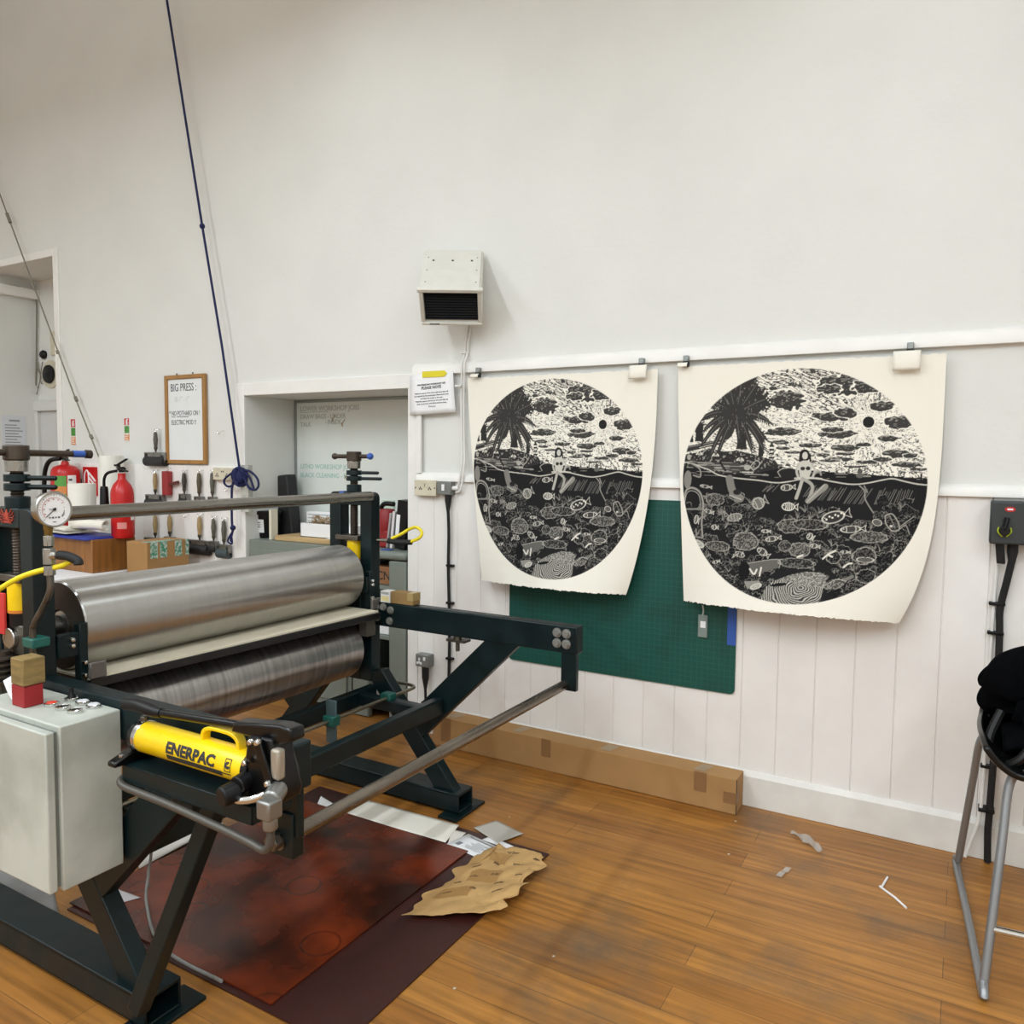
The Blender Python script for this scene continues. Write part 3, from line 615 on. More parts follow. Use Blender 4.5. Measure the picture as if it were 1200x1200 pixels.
c = n(61, 402); tag(MB().box(c.x-.03, c.x+.035, yb-.02, yb, c.z-.1, c.z+.1).build('cover_plate', CREAMPL, bevel=.004), 'pale cream plate on the niche wall above the alarm bell', 'plate')
ya_, yb_ = at(2, 500, 'x', NX0).y, at(30, 500, 'x', NX0).y; zt_ = at(16, 487, 'x', NX0).z
t = thing('typed_notice', (NX0, (ya_+yb_)/2, zt_-.4), 'typed white notice on the niche wall behind the press handle', 'notice')
MB().box(NX0+.001, NX0+.004, ya_, yb_, zt_-.36, zt_).build('sheet', mat('blueish_paper', '#d5d9de', .7), t)
s = MB(); nl = yb_-ya_; s.box(NX0+.004, NX0+.005, ya_+.3*nl, ya_+.75*nl, zt_-.05, zt_-.036)
for k in range(11): s.box(NX0+.004, NX0+.005, ya_+.12*nl, ya_+(.62+.3*((k*7) % 5)/5)*nl, zt_-.085-k*.024, zt_-.077-k*.024)
s.build('printed_lines', mat('grey_print', '#8a8d92', .7), t, smooth=False)
# ================================================================== RECESS CONTENTS
yb = BY
t = thing('wall_whiteboard', (-3.3, yb, 1.0), 'large whiteboard with faded job lists filling the recess', 'whiteboard')
MB().box(XR0+.01, XR1-.01, yb-.02, yb-.001, .98, RZ-.012).build('board', mat('recess_board', '#dfe5e0', .28, var=.03), t)
MB().box(XR0+.002, XR0+.02, yb-.026, yb, .98, RZ-.002).build('edge_strip', mat('alu', '#9aa09d', .4, .6), t)
MB().box(XR0+.02, XR1-.002, yb-.026, yb, RZ-.02, RZ-.003).build('edge_strip', MATS['alu'], t)
wt = lambda body, size, px, py, m=0: text_mb(body, size, RW, at(px, py, 'y', yb-.0205), .0004, sx=.95)
u0 = at(352, 483, 'y', yb-.02); u1 = at(384, 483, 'y', yb-.02)
join(wt('LOWER WORKSHOP JOBS', .046, 352, 482), wt('DRAW BAGS - UNDER', .042, 352, 491), wt('- INSIDE', .04, 381, 497), wt('TALK', .042, 352, 500), MB().box(u0.x, u1.x, yb-.0212, yb-.02, u0.z-.004, u0.z-.001)).build('grey_writing', FADED, t, smooth=False)
join(wt('LITHO WORKSHOP JOBS', .044, 352, 549), wt('BLACK CLEANING - FOLDER', .044, 352, 559)).build('green_writing', TEALINK, t, smooth=False)
ticks = MB()
for px, py in ((389, 490), (400, 495), (404, 557)):
    q_ = at(px, py, 'y', yb-.021); ticks.bar(q_, q_+Vector((.012, 0, -.028)), .002, .005, (0, 1, 0)); ticks.bar(q_+Vector((.0, 0, -.02)), q_+Vector((.03, 0, .02)), .002, .005, (0, 1, 0))
ticks.build('tick_marks', mat('ochre_ink', '#a07840', .7), t, smooth=False)
# cabinets
GZ = .972
t = thing('metal_cabinet', (-3.5, WY+.2, 0), 'grey-green metal cabinet with drawers standing in the recess', 'cabinet')
MB().box(XR0+.012, -3.06, WY+.002, yb-.03, .02, GZ).build('body', GREYM, t, bevel=.004)
for k in range(4):
    d = MB().box(XR0+.045, -3.09, WY-.012, WY+.004, .06+k*.22, .26+k*.22).build('drawer', GREYM, t, bevel=.004)
    MB().box(-3.56, -3.42, WY-.026, WY-.01, .15+k*.22, .165+k*.22).build('pull_handle', CHROME, d, bevel=.003)
t = thing('metal_shelving', (-2.85, WY+.2, 0), 'grey-green metal shelf unit with open shelves beside the socket', 'shelving')
sx0, sx1, sy0 = -3.045, XR1-.012, WY-.02
MB().box(sx0, sx1, sy0, yb-.03, GZ-.045, GZ+.004).build('top', GREYM, t, bevel=.02, seg=3)
for xx in (sx0+.002, sx1-.125): MB().box(xx, xx+.12, sy0+.01, sy0+.05, 0.002, GZ-.05).build('post', GREYM, t, bevel=.008)
for z in (.775, .49, .08): MB().box(sx0+.01, sx1-.01, sy0+.02, yb-.04, z-.022, z).build('shelf', GREYM, t, bevel=.003)
MB().box(sx0+.01, sx1-.01, yb-.042, yb-.03, .05, GZ-.05).build('back_panel', mat('dark_back', '#3b3f3b', .6), t)
# drawers' label: crate on shelf
cr = at(448, 690, 'y', sy0+.06)
t = thing('wooden_crate', (-2.86, sy0+.2, .776), 'small brown crate stencilled on the upper metal shelf', 'crate')
MB().box(-3.0, -2.772, sy0+.055, sy0+.32, .777, .878).build('box', mat('crate_wood', '#9a6a44', .7, var=.2, vscale=12), t, bevel=.003)
text_mb('CNT', .07, RW, (-2.9, sy0+.0545, .803), .001).build('stencil', INKT, t, smooth=False)
# stuff on the lower shelf
for i, (xx, w_, h_, m_, lab) in enumerate(((-2.99, .1, .15, mat('tin_brown', '#6a6250', .6), 'dull brown tin on the middle metal shelf'), (-2.875, .07, .09, WHITEP, 'small white carton in the middle of the metal shelf'), (-2.79, .05, .12, mat('grey_carton', '#b9b9b4', .7), 'grey carton stack by the shelf post'))):
    tag(MB().box(xx, xx+w_, sy0+.05, sy0+.2, .491, .491+h_).build('carton', m_, bevel=.003), lab, 'carton')
tag(MB().box(-2.98, -2.8, sy0+.06, sy0+.3, .081, .2).build('storage_tray', mat('grey_tray', '#8e8e88', .6), bevel=.004), 'grey tray on the bottom metal shelf', 'tray')
# bucket
bz = GZ+.001; bp = at(305, 632, 'z', bz); bx = at(314.5, 632, 'z', bz).x; by = WY+.17
bx = at(314.5, 630, 'y', by).x
t = thing('ink_bucket', (bx, by, bz), 'black lidded ink tub with a white label in the recess', 'tub')
MB().lathe([(0, 0), (.068, 0), (.072, .005), (.084, .155), (0, .155)], (bx, by, bz), (0, 0, 1)).build('tub', BLACK, t, bevel=.002)
MB().lathe([(0, 0), (.091, 0), (.093, .004), (.093, .018), (.088, .024), (0, .024)], (bx, by, bz+.15), (0, 0, 1)).build('lid', BLACK, t)
lab = MB().grid(lambda u, v: (bx+(.076+.01*v)*math.sin(-.15+u*.95-.3), by-(.076+.01*v)*math.cos(-.15+u*.95-.3)-.0015, bz+.035+v*.085), 10, 2); lab.build('paper_label', WHITEP, t, fix=True)
l2 = MB()
for k in range(3): l2.add([(bx+.083*math.sin(a_)*1.02, by-.083*math.cos(a_)*1.02-.003, bz+.07+k*.014+dz) for dz in (0, .004) for a_ in (-.2, .0, .25)], [(0, 1, 4, 3), (1, 2, 5, 4)])
l2.build('label_print', INKT, t, smooth=False)
# red stick behind
q1 = at(318.5, 606, 'y', BY-.1); tag(MB().box(q1.x-.014, q1.x+.014, BY-.11, BY-.085, GZ+.001, GZ+.34).build('red_stick', REDD, bevel=.003), 'dark red stick standing behind the black ink tub', 'stick')
# pale board with boxes
pz0 = GZ+.001; a = at(331, 633, 'z', pz0+.02)
bd = MB().box(-3.74, -3.07, WY+.06, WY+.36, pz0, pz0+.03).build('pale_board', PALEWOOD, bevel=.003); tag(bd, 'pale wooden board lying on the grey-green cabinet', 'board')
PZ = pz0+.0305
pn = MB().box(-3.79, -3.77, WY+.06, WY+.115, pz0, pz0+.19).build('cream_panel', mat('cream_board', '#d8d3bf', .6), bevel=.002); tag(pn, 'upright cream panel between the ink tub and the pale board', 'panel')
q1 = at(334, 602, 'y', WY+.32)
wp = thing('white_package', (-3.62, WY+.32, PZ), 'white packet with printed lines standing behind the rag box', 'packet')
MB().box(-3.71, -3.46, WY+.3, WY+.345, PZ, PZ+.14).build('wrapper', WHITEP, wp, bevel=.01)
s = MB()
for k in range(4): s.box(-3.69, -3.62+.02*(k % 2), WY+.2985, WY+.3005, PZ+.03+k*.022, PZ+.036+k*.022)
s.box(-3.69, -3.5, WY+.2985, WY+.3005, PZ+.118, PZ+.124); s.build('printed_lines', mat('grey_print2', '#a9adb0', .7), wp, smooth=False)
rb = thing('rag_box', (-3.4, WY+.15, PZ), 'white open carton full of tangled shavings on the pale board', 'box')
bx0, bx1, by0, by1, bh = -3.56, -3.11, WY+.1, WY+.23, .085
m_ = MB(); m_.box(bx0, bx1, by0, by1, PZ, PZ+.004); m_.box(bx0, bx1, by0, by0+.004, PZ, PZ+bh); m_.box(bx0, bx1, by1-.004, by1, PZ, PZ+bh); m_.box(bx0, bx0+.004, by0, by1, PZ, PZ+bh); m_.box(bx1-.004, bx1, by0, by1, PZ, PZ+bh)
m_.build('carton', WHITEP, rb)
sh = MB(); rr = random.Random(3)
for k in range(46):
    cx, cy = rr.uniform(bx0+.05, bx0+.25), rr.uniform(by0+.03, by1-.03); cz = PZ+bh-.03+rr.uniform(0, .05)
    sh.tube([(cx+rr.uniform(-.05, .05), cy+rr.uniform(-.03, .03), cz+rr.uniform(-.02, .035)) for _ in range(4)], .0022, 5, smooth=4)
so = sh.build('shavings', mat('straw', '#a98f6a', .8, var=.3, vscale=60), rb); so['kind'] = 'stuff'
tag(MB().tube([at(371, 613, 'y', WY+.26), at(380, 613, 'y', WY+.27), at(392, 611.5, 'y', WY+.28), at(402, 611, 'y', WY+.28)], .006, 6).build('dark_cord', mat('navy_cord', '#2a2d4a', .6)), 'short dark cord lying behind the white carton', 'cord')
tag(MB().grid(lambda u, v: (-3.28+.2*u, WY+.02+.1*v, PZ+.006+.03*math.sin(u*3)*v+.004*math.sin(9*u+5*v)), 8, 6).build('crumpled_paper', WHITEP, solid=.001), 'crumpled white paper in front of the rag carton', 'paper')
# black monitor-like box leaning
q0 = at(343, 583, 'y', BY-.09)
R = Matrix.Rotation(math.radians(-7), 3, 'Y')
sp = MB().obox((q0.x, BY-.13, q0.z-.05), (.115, .09, .4), R)
tag(sp.build('black_case', mat('case_black', '#222224', .6), bevel=.012, seg=3), 'tall black case leaning against the recess whiteboard', 'case')
# right part on the shelf top
SZ = GZ+.0055
def lean(px0, px1, pyt, yy, d, tilt, name, m, label, cat, extra=None):
    p0 = at(px0, pyt, 'y', yy); p1 = at(px1, pyt, 'y', yy); h = p0.z-SZ-.01; w = p1.x-p0.x
    R = Matrix.Rotation(math.radians(tilt), 3, 'Y'); xc = (p0.x+p1.x)/2-math.sin(math.radians(tilt))*h/2
    t = thing(name, (xc, yy, SZ), label, cat)
    MB().obox((xc, yy+d/2, SZ+h/2+abs(math.sin(math.radians(tilt)))*w/2), (w, d, h*.99), R).build('cover', m, t, bevel=.003)
    if extra: extra(t, xc, yy, h, w, R)
def lbl(t, xc, yy, h, w, R): MB().obox(Vector((xc, yy-.0015, SZ+h/2))+R@Vector((-w*.3, 0, .0)), (w*.34, .003, h*.42), R).build('spine_label', WHITEP, t)
lean(466, 478, 584.5, WY+.06, .24, 5, 'ring_binder', BLACK, 'tall black ring binder with a white spine label', 'binder', lbl)
lean(460, 463, 597, WY+.08, .2, 6, 'thin_folder', mat('pale_folder', '#d9d4d2', .6), 'thin pale folder leaning beside the black ring binder', 'folder')
lean(456.5, 458.5, 599, WY+.09, .2, 8, 'thin_folder', mat('grey_folder', '#a3a09e', .6), 'thin grey folder between the red machine and pale folder', 'folder')
t = thing('red_machine', (-2.93, WY+.12, SZ), 'dark red machine part with black handle behind the far post', 'machine')
c = at(450, 615, 'y', WY+.12)
MB().box(c.x-.08, c.x+.05, WY+.1, WY+.22, SZ, SZ+.1).build('base', REDD, t, bevel=.01)
MB().lathe([(0, 0), (.05, 0), (.055, .02), (.055, .1), (.04, .13), (0, .135)], (c.x, WY+.15, SZ+.09), (0, 0, 1)).build('motor', REDD, t)
MB().tube([(c.x-.05, WY+.15, SZ+.22), (c.x-.02, WY+.15, SZ+.25), (c.x+.05, WY+.15, SZ+.25)], .014, 8).build('handle', BLACK, t)
q1 = at(449, 646, 'y', WY-.005); tag(MB().box(q1.x-.02, q1.x+.04, WY+.0, WY+.04, SZ, SZ+.004).build('tape_scrap', BLUETAPE), 'scrap of blue tape on the shelf unit top', 'tape')
q1 = at(439.5, 600, 'y', BY-.06)
gp = at(453, 592, 'y', BY-.04); tag(MB().box(gp.x-.05, gp.x+.05, BY-.03, BY-.022, gp.z-.12, gp.z+.03).build('green_card', mat('pale_green', '#c3d6c6', .6)), 'pale green card stuck on the recess whiteboard', 'card')
# ================================================================== THE ETCHING PRESS
CX = -2.38                     # centre plane of the press
NY0, NY1 = 1.215, 1.275        # near side frame
FY0, FY1 = 2.66, 2.72          # far side frame
RZT, RZB, RR = .972, .652, .137
press = thing('etching_press', (CX, 1.965, 0), 'large dark green hydraulic etching press with two steel rollers', 'printing press')
BOLT = mat('bolt_steel', '#9b9c98', .35, .6)
def side_frame(y0, y1, s):
    """s = -1 near, +1 far (direction pointing away from the rollers)"""
    fr = MB(); W2, w2, top, wt_, wb_ = .122, .058, 1.343, 1.285, .885
    r = .025; out = [(CX-W2, .5), (CX+W2, .5), (CX+W2, top-r)]
    for k in range(1, 6): an = k*PI/10; out.append((CX+W2-r+r*math.cos(an), top-r+r*math.sin(an)))
    out.append((CX-W2+r, top))
    for k in range(1, 6): an = PI/2+k*PI/10; out.append((CX-W2+r+r*math.cos(an), top-r+r*math.sin(an)))
    # outline split left/right of the window so that it stays a clean solid with an opening
    xl, xr = CX-w2, CX+w2
    rt = [(xr, .5), (CX+W2, .5)]+[p for p in out[2:8]]+[(xr, top)]
    lf = [(xl, top)]+[p for p in out[8:]]+[(CX-W2, .5), (xl, .5)]
    fr.prism(rt, 'y', y0, y1); fr.prism(lf, 'y', y0, y1); fr.box(xl, xr, y0, y1, wt_, top); fr.box(xl, xr, y0, y1, .5, wb_)
    fo = fr.build('side_frame', GREEN, press, bevel=.0035)
    # arms
    for d in (-1, 1):
        L = 1.128
        MB().box(CX+d*(W2-.004), CX+d*L, y0+.002, y1-.004, .757, .864).build('bed_arm', GREEN, press, bevel=.006, seg=3)
        # diagonal brace
        xb0, xb1 = CX+d*.36, CX+d*.9
        yb0, yb1 = y0+.006, y1-.008
        br = MB(); pl = [(CX+d*.71, .76), (CX+d*.87, .76), (CX+d*.385, .285), (CX+d*.31, .37)]
        br.prism(pl, 'y', yb0, yb1); br.build('brace', GREEN, press, bevel=.004)
        lg = MB(); lg.prism([(CX+d*.085, .54), (CX+d*.175, .56), (CX+d*.575, .088), (CX+d*.465, .088)], 'y', y0+.004, y1-.004)
        lg.build('leg', GREEN, press, bevel=.004)
        if d == 1:
            hg = MB(); hg.box(CX+L-.07, CX+L-.005, y0+.018 if s < 0 else y0+.006, y1-.024 if s < 0 else y1-.03, .612 if s > 0 else .645, .76); hg.build('hanger_plate', GREEN, press, bevel=.003)
            if s > 0:
                for dx, dz in ((-.085, -.03), (-.045, -.03), (-.085, -.07), (-.045, -.07)):
                    yy = y0+.002
                    bl = MB().lathe([(0, .004), (.013, .004), (.013, .014), (0, .014)], (CX+L+dx, yy, .864+dz), (0, -1, 0), 6); bl.lathe([(0, 0), (.0185, 0), (.0185, .005), (0, .005)], (CX+L+dx, yy, .864+dz), (0, -1, 0), 18)
                    bl.build('bolt', BOLT, press)
            if s > 0:
                for dx, dz in ((.15, -.025), (.19, -.02), (.23, -.03), (.155, -.07), (.225, -.078)): MB().lathe([(0, 0), (.017, 0), (.017, .005), (.0125, .005), (.0125, .012), (0, .012)], (CX+dx, y0+.002, .864+dz), (0, -1, 0), 14).build('bolt', BOLT, press)
                b3 = MB(); xb = CX+.57; b3.box(xb-.045, xb+.045, y0+.0, y0+.05, .735, .745); b3.cyl((xb, y0+.02, .77), (xb, y0+.02, .695), .009, n=8); b3.cyl((xb, y0+.02, .745), (xb, y0+.02, .765), .016, n=6)
                b3.build('levelling_bolt', DSTEEL, press)
    # foot beam
    ym = (y0+y1)/2+.012
    fb = MB(); bx0, bx1, bh = CX-.6, CX+.6, .09; w = .055
    fb.box(bx0, bx1, ym-w, ym+w, .082, bh+.004); fb.box(bx0, bx1, ym-w, ym+w, .012, .02); fb.box(bx0, bx1, ym-w, ym-w+.008, .012, bh); fb.box(bx0, bx1, ym+w-.008, ym+w, .012, bh)
    fb.build('foot_beam', GREEN, press, bevel=.003)
    for d in (-1, 1): MB().box(CX+d*.53, CX+d*.625, ym-.105, ym+.115, 0, .012).build('foot_plate', GREEN, press, bevel=.002)
    # screw, jack and bearing inside the window
    yc = (y0+y1)/2; xc = CX-.002
    scr = MB().cyl((xc, yc, 1.5 if s < 0 else 1.49), (xc, yc, 1.14), .0165, n=20)
    for k in range(40): scr.lathe([(.0165, 0), (.019, .0025), (.0165, .005)], (xc, yc, 1.15+k*.0085), (0, 0, 1), 16)
    scr.build('pressure_screw', BRONZE, press)
    MB().cyl((xc, yc, top-.002), (xc, yc, top+.032), .033, n=24).build('screw_boss', GREEN, press, bevel=.003)
    for j, zz in enumerate((1.392, 1.418)):
        c = MB().cyl((xc, yc, zz), (xc, yc, zz+.021), .034, n=24)
        e = Vector((xc+.11+.018*(1-j), yc+.03, zz+.0105)) if s > 0 else Vector((xc+.095, yc+.055, zz+.0105))
        c.cyl((xc, yc, zz+.0105), e, .0072, n=12); c.sphere(e, .0072, 10, 6); c.build('lock_collar', GREEN, press, bevel=.002)
    zb = 1.447
    MB().cyl((xc, yc, zb), (xc, yc, zb+.033), .029, .031, n=24).build('nut', STEEL, press, bevel=.002)
    hb = MB(); hz = zb+.033
    hb.cyl((xc, yc, hz), (xc, yc, hz+.043), .033 if s > 0 else .034, n=24); hb.build('handle_hub', BRONZE, press, bevel=.003)
    if s < 0: a, b = Vector((xc, yc-.06, hz+.022)), Vector((xc+.0, yc+.215, hz+.019))
    else: a, b = Vector((xc-.105, yc-.01, hz+.021)), Vector((xc+.085, yc+.01, hz+.022))
    tb = MB().cyl(a, b, .0095, n=16)
    for e in (a, b): tb.sphere(e, .0145, 14, 8) if s > 0 else tb.cyl(e-(b-a).normalized()*.008, e+(b-a).normalized()*.008, .0135, n=16)
    tb.build('tommy_bar', BRONZE, press)
    dr = (b-a).normalized()
    if s < 0: MB().cyl(b-dr*.05, b-dr*.014, .0105, n=16).build('blue_tape_band', BLUETAPE, press)
    else: MB().sphere(b, .0152, 14, 8).build('blue_tape_band', BLUETAPE, press)
    fy = y0-.006
    MB().box(CX-w2*1.25, CX+w2+.0, fy-.012 if s > 0 else fy+.002, y1-.004, 1.128, 1.15).build('jack_plate', DSTEEL, press, bevel=.003)
    MB().cyl((xc+.006, yc, 1.045), (xc+.006, yc, 1.128), .037).build('jack_cylinder', YELLOW, press, bevel=.002)
    MB().cyl((xc+.006, yc, 1.038), (xc+.006, yc, 1.047), .0375).build('jack_band', mat('orange_band', '#d07a2a', .4), press)
    MB().cyl((xc+.006, yc, 1.0), (xc+.006, yc, 1.04), .034).build('jack_base', BLACK, press)
    MB().box(CX-w2+.004, CX+w2-.004, y0+.004, y1+.01*0-.002, .915, 1.003).build('bearing_block', DSTEEL, press, bevel=.004)
    MB().cyl((xc, y0+.006, RZT-.008), (xc, y0-.01, RZT-.008), .031, n=28).build('bearing_cap', STEEL, press, bevel=.003)
    return fo
nf_ = side_frame(NY0, NY1, -1); ff_ = side_frame(FY0, FY1, 1)
# near frame: return spring seen below the bearing, emblem
spr = MB(); xs, ys = CX-.01, NY0-.02
for k in range(5): spr.lathe([(.02, 0), (.034, .005), (.034, .01), (.02, .015)], (xs, ys, .835+k*.017), (0, 0, 1), 24)
spr.cyl((xs, ys, .83), (xs, ys, .93), .02); spr.build('return_spring', BRONZE, press)
em = MB(); ec = Vector((CX-.004, NY0-.0012, 1.316)); rr = random.Random(5)
em.obox(ec+Vector((0, 0, .002)), (.016, .0016, .026)); em.obox(ec+Vector((0, 0, -.012)), (.03, .0016, .008)); em.obox(ec+Vector((0, 0, .018)), (.008, .0016, .008))
for sx in (-1, 1):
    for a_ in (-50, -25, 0, 25, 48):
        an = math.radians(a_); e = ec+Vector((sx*.034*math.cos(an), 0, .03*math.sin(an)*.75)); em.bar(ec+Vector((sx*.006, 0, .004*math.sin(an))), e, .0016, .0035, (0, 1, 0))
        e2 = e+Vector((sx*.004, 0, .007)); em.bar(e, e2, .0016, .003, (0, 1, 0))
em.build('red_emblem', mat('emblem_red', '#a8402f', .5), nf_, smooth=False)
# rollers
ry0, ry1 = 1.365, 2.61
RST = roller_steel('roller_steel_top', '#b4b3b0', '#bdbcb8'); RSB = roller_steel('roller_steel_bottom', '#9b9998', '#cbc9c6')
for z, m, nm in ((RZT, RST, 'press_roller'), (RZB, RSB, 'press_roller')):
    r = MB().lathe([(0, 0), (.045, 0), (.05, .004), (.062, .004), (.066, -.002), (RR-.005, -.002), (RR, .003), (RR, ry1-ry0-.003), (RR-.004, ry1-ry0), (0, ry1-ry0)], (CX-.012, ry0, z), (0, 1, 0), 96)
    ro = r.build(nm, m, press, ang=30)
    for ya_, yb_ in ((ry0-.004, NY0+.03), (ry1, FY0+.02)): MB().cyl((CX-.012, ya_, z), (CX-.012, yb_, z), .034, n=28).build('roller_shaft', STEEL, ro, bevel=.002)
    MB().lathe([(.05, .0), (RR-.004, 0), (RR-.004, -.003), (.05, -.003)], (CX-.012, ry0-.001, z), (0, 1, 0), 64).build('end_disc', BRONZE, ro)
# bed between the rollers
bz = .8
MB().sheet([(-2.235, 1.36, bz), (-2.175, 2.625, bz), (-2.57, 2.625, bz), (-2.6, 1.36, bz)], .027).build('bed_board', mat('bed_black', '#17181b', .4, var=.4, vscale=14), press, bevel=.002)
MB().sheet([(-2.238, 1.355, bz+.0275), (-2.185, 2.62, bz+.0275), (-2.57, 2.62, bz+.0275), (-2.6, 1.355, bz+.0275)], .007).build('bed_blanket', mat('felt_cream', '#d9d1bb', .85, var=.08, vscale=14), press)
# guide brackets between frame and roller
for s, y0, y1, ya in ((-1, NY1, ry0-.012, ry0-.03), (1, ry1+.01, FY0, FY0-.02)):
    br = MB(); br.box(CX+.105, CX+.13, min(y0, y1), max(y0, y1), .905, .975); br.box(CX+.105, CX+.135, ya if s < 0 else FY0-.025, (ya+.026) if s < 0 else FY0-.002, .82, 1.0)
    br.build('guide_bracket', GREEN, press, bevel=.003)
    for z in (.958, .94, .883, .845):
        yb_ = (ya+.012) if s < 0 else FY0-.014
        if z > .9 and s < 0: yb_ = NY1+.035
        MB().lathe([(0, 0), (.0075, 0), (.0075, .012), (.006, .017), (0, .0195)], (CX+.13, yb_, z), (1, 0, 0), 12).build('bolt', CHROME, press)
    ys_ = ry0+.01 if s < 0 else FY0-.012
    MB().box(CX+.148, CX+.162, ys_-.026 if s < 0 else ys_-.026, ys_+.026 if s < 0 else ys_+.024, .832, .882).build('limit_sensor', mat('clear_grey', '#6b6763', .15, .3), press, bevel=.004)
MB().box(CX+.1, CX+.15, FY0-.06, FY0-.002, .715, .79).build('roller_stop', mat('stop_grey', '#55534e', .6), press, bevel=.006)
# tie bar between the frames
MB().cyl((CX+.122, NY1-.01, 1.326), (CX+.118, FY0-.001, 1.327), .0215, n=32).build('tie_bar', mat('tie_bar_steel', '#8f8c86', .24, .95, var=.12, vscale=6, stretch=(6, .6, 6), rvar=.08), press)
MB().box(CX-.062, CX-.036, FY0-.002, FY1+.002, 1.325, 1.3452).build('blue_tape_band', BLUETAPE, press)
# long steel bar joining the arm ends
lb = MB().cyl((CX+1.07, NY0+.006, .63), (CX+1.07, FY1-.03, .63), .0185, n=28); lb.build('end_bar', mat('bar_steel', '#8c8378', .3, .95, var=.3, vscale=8, stretch=(4, .5, 4), rvar=.08), press)
hn = MB().box(CX+1.032, CX+1.11, NY0+.012, NY0+.047, .595, .7); hn.build('hanger_plate', GREEN, press, bevel=.003)
bl = MB().cyl((CX+1.062, NY0+.014, .632), (CX+1.062, NY0-.01, .632), .021, n=6); bl.build('bolt', DSTEEL, press, bevel=.002)
# lower frame: two rails, a cross bar, the lever rod
for x, nm in ((CX+.13, .03), (CX+.49, .03)):
    z = .455
    MB().box(x-.02, x+.022, NY1-.01, FY0+.004, z-.035, z+.035).build('lower_rail', GREEN, press, bevel=.007, seg=3)
MB().box(CX+.145, CX+.475, 2.535, 2.585, .43, .48).build('cross_bar', GREEN, press, bevel=.006)
MB().box(CX+.145, CX+.475, 1.34, 1.39, .43, .48).build('cross_bar', GREEN, press, bevel=.006)
sy = 2.03
st = MB().box(CX+.275, CX+.325, 2.212, 2.22, .395, .565); st.build('support_strap', mat('strap_grey', '#4d6063', .45, .3), press, bevel=.002)
rx = CX+.3
rd = MB().tube([(rx, 1.3, .484), (rx, 1.7, .484), (rx, 2.4, .484), (rx+.01, 2.68, .486), (rx-.0, 2.735, .487), (rx-.05, 2.75, .487), (rx-.14, 2.745, .487)], .0075, 10); rd.build('lever_rod', mat('rod_steel', '#8c8676', .35, .9), press)
for yy in (2.216, 2.56): MB().box(rx-.026, rx+.026, yy-.022, yy+.022, .465, .505).build('rod_clamp', TEAL, press, bevel=.004)
# strut under the pump tray
MB().bar((CX+.885, NY0+.02, .74), (CX+.6, NY0-.03, .08), .045, .04, (0, 1, 0)).build('strut', GREEN, press, bevel=.004)
# --- gauge and valves on the near frame
gz = 1.35; gx = CX+.25; gy = 1.2035
ga = MB().lathe([(0, -.035), (.038, -.035), (.044, -.028), (.044, -.004), (.0485, -.002), (.0495, .004), (.047, .009), (.0435, .009), (.043, .004), (0, .004)], (gx, gy, gz), (1, -.04, 0), 48)
gauge = ga.build('pressure_gauge', STEEL, press)
MB().lathe([(0, 0), (.0432, 0), (.0432, .0012), (0, .0012)], (gx+.0042, gy, gz), (1, -.04, 0), 48).build('dial_face', WHITEP, gauge)
GR = Matrix(((0, 0, 1), (1, 0, 0), (0, 1, 0)))
def gp(a_, r): return Vector((gx+.0062, gy+r*math.cos(a_), gz+r*math.sin(a_)))
sca = MB(); red = MB()
for k in range(25):
    an = math.radians(225-k*270/24)
    (sca if k % 4 == 0 else sca).bar(gp(an, .036), gp(an, .040 if k % 4 == 0 else .0385), .0011 if k % 4 == 0 else .0007, .0006, (1, 0, 0))
arc = [gp(math.radians(225-k*7.5), .032) for k in range(32)]
for a_, b_ in zip(arc[:-1], arc[1:]): red.bar(a_, b_, .0009, .0006, (1, 0, 0))
for k in range(8):
    c = gp(math.radians(205-k*28), .0275); red.obox(c, (.0006, .004, .0022))
red.build('red_scale', mat('dial_red', '#b0605c', .6), gauge, smooth=False)
for k in range(8): sca.bar(gp(math.radians(-8-k*5), .026), gp(math.radians(-8-k*5), .031), .002, .0006, (1, 0, 0))
for k in range(4): sca.obox(gp(0, 0)+Vector((0, -.012+k*.008, -.022)), (.0005, .005, .005 if k % 2 else .0035))
sca.obox(gp(0, 0)+Vector((0, 0, -.034)), (.0005, .009, .002))
sca.build('scale_marks', mat('dial_grey', '#5c5d60', .6), gauge, smooth=False)
nd = MB(); c = gp(0, 0)+Vector((.001, 0, 0)); nd.bar(c-(gp(math.radians(222), .03)-gp(0, 0))*.2, c+(gp(math.radians(222), .03)-gp(0, 0)), .0018, .0008, (1, 0, 0)); nd.bar(c, c+Vector((0, -.015, .001)), .0014, .0008, (1, 0, 0)); nd.cyl(c, c+Vector((.002, 0, 0)), .0042, n=14)
nd.build('needle', INKT, gauge)
MB().lathe([(0, 0), (.0135, 0), (.0135, .008), (.0115, .02), (.0115, .03), (0, .03)], (gx-.018, gy-.004, gz-.043), (0, 0, -1), 6).build('brass_stem', BRASS, gauge)
vx, vy = gx-.018, gy-.004
vb = MB().cyl((vx, vy, gz-.072), (vx, vy, gz-.1), .014, n=8); vb.cyl((vx, vy, gz-.106), (vx, vy, gz-.15), .0155, n=20); vb.cyl((vx, vy, gz-.154), (vx, vy, gz-.18), .0155, n=8)
vb.cyl((vx, vy, gz-.128), (vx+.028, vy+.006, gz-.124), .012, n=8); vb.cyl((vx+.02, vy+.005, gz-.125), (vx+.035, vy+.008, gz-.123), .0085, n=14)
vb.build('valve_block', STEEL, press, bevel=.001)
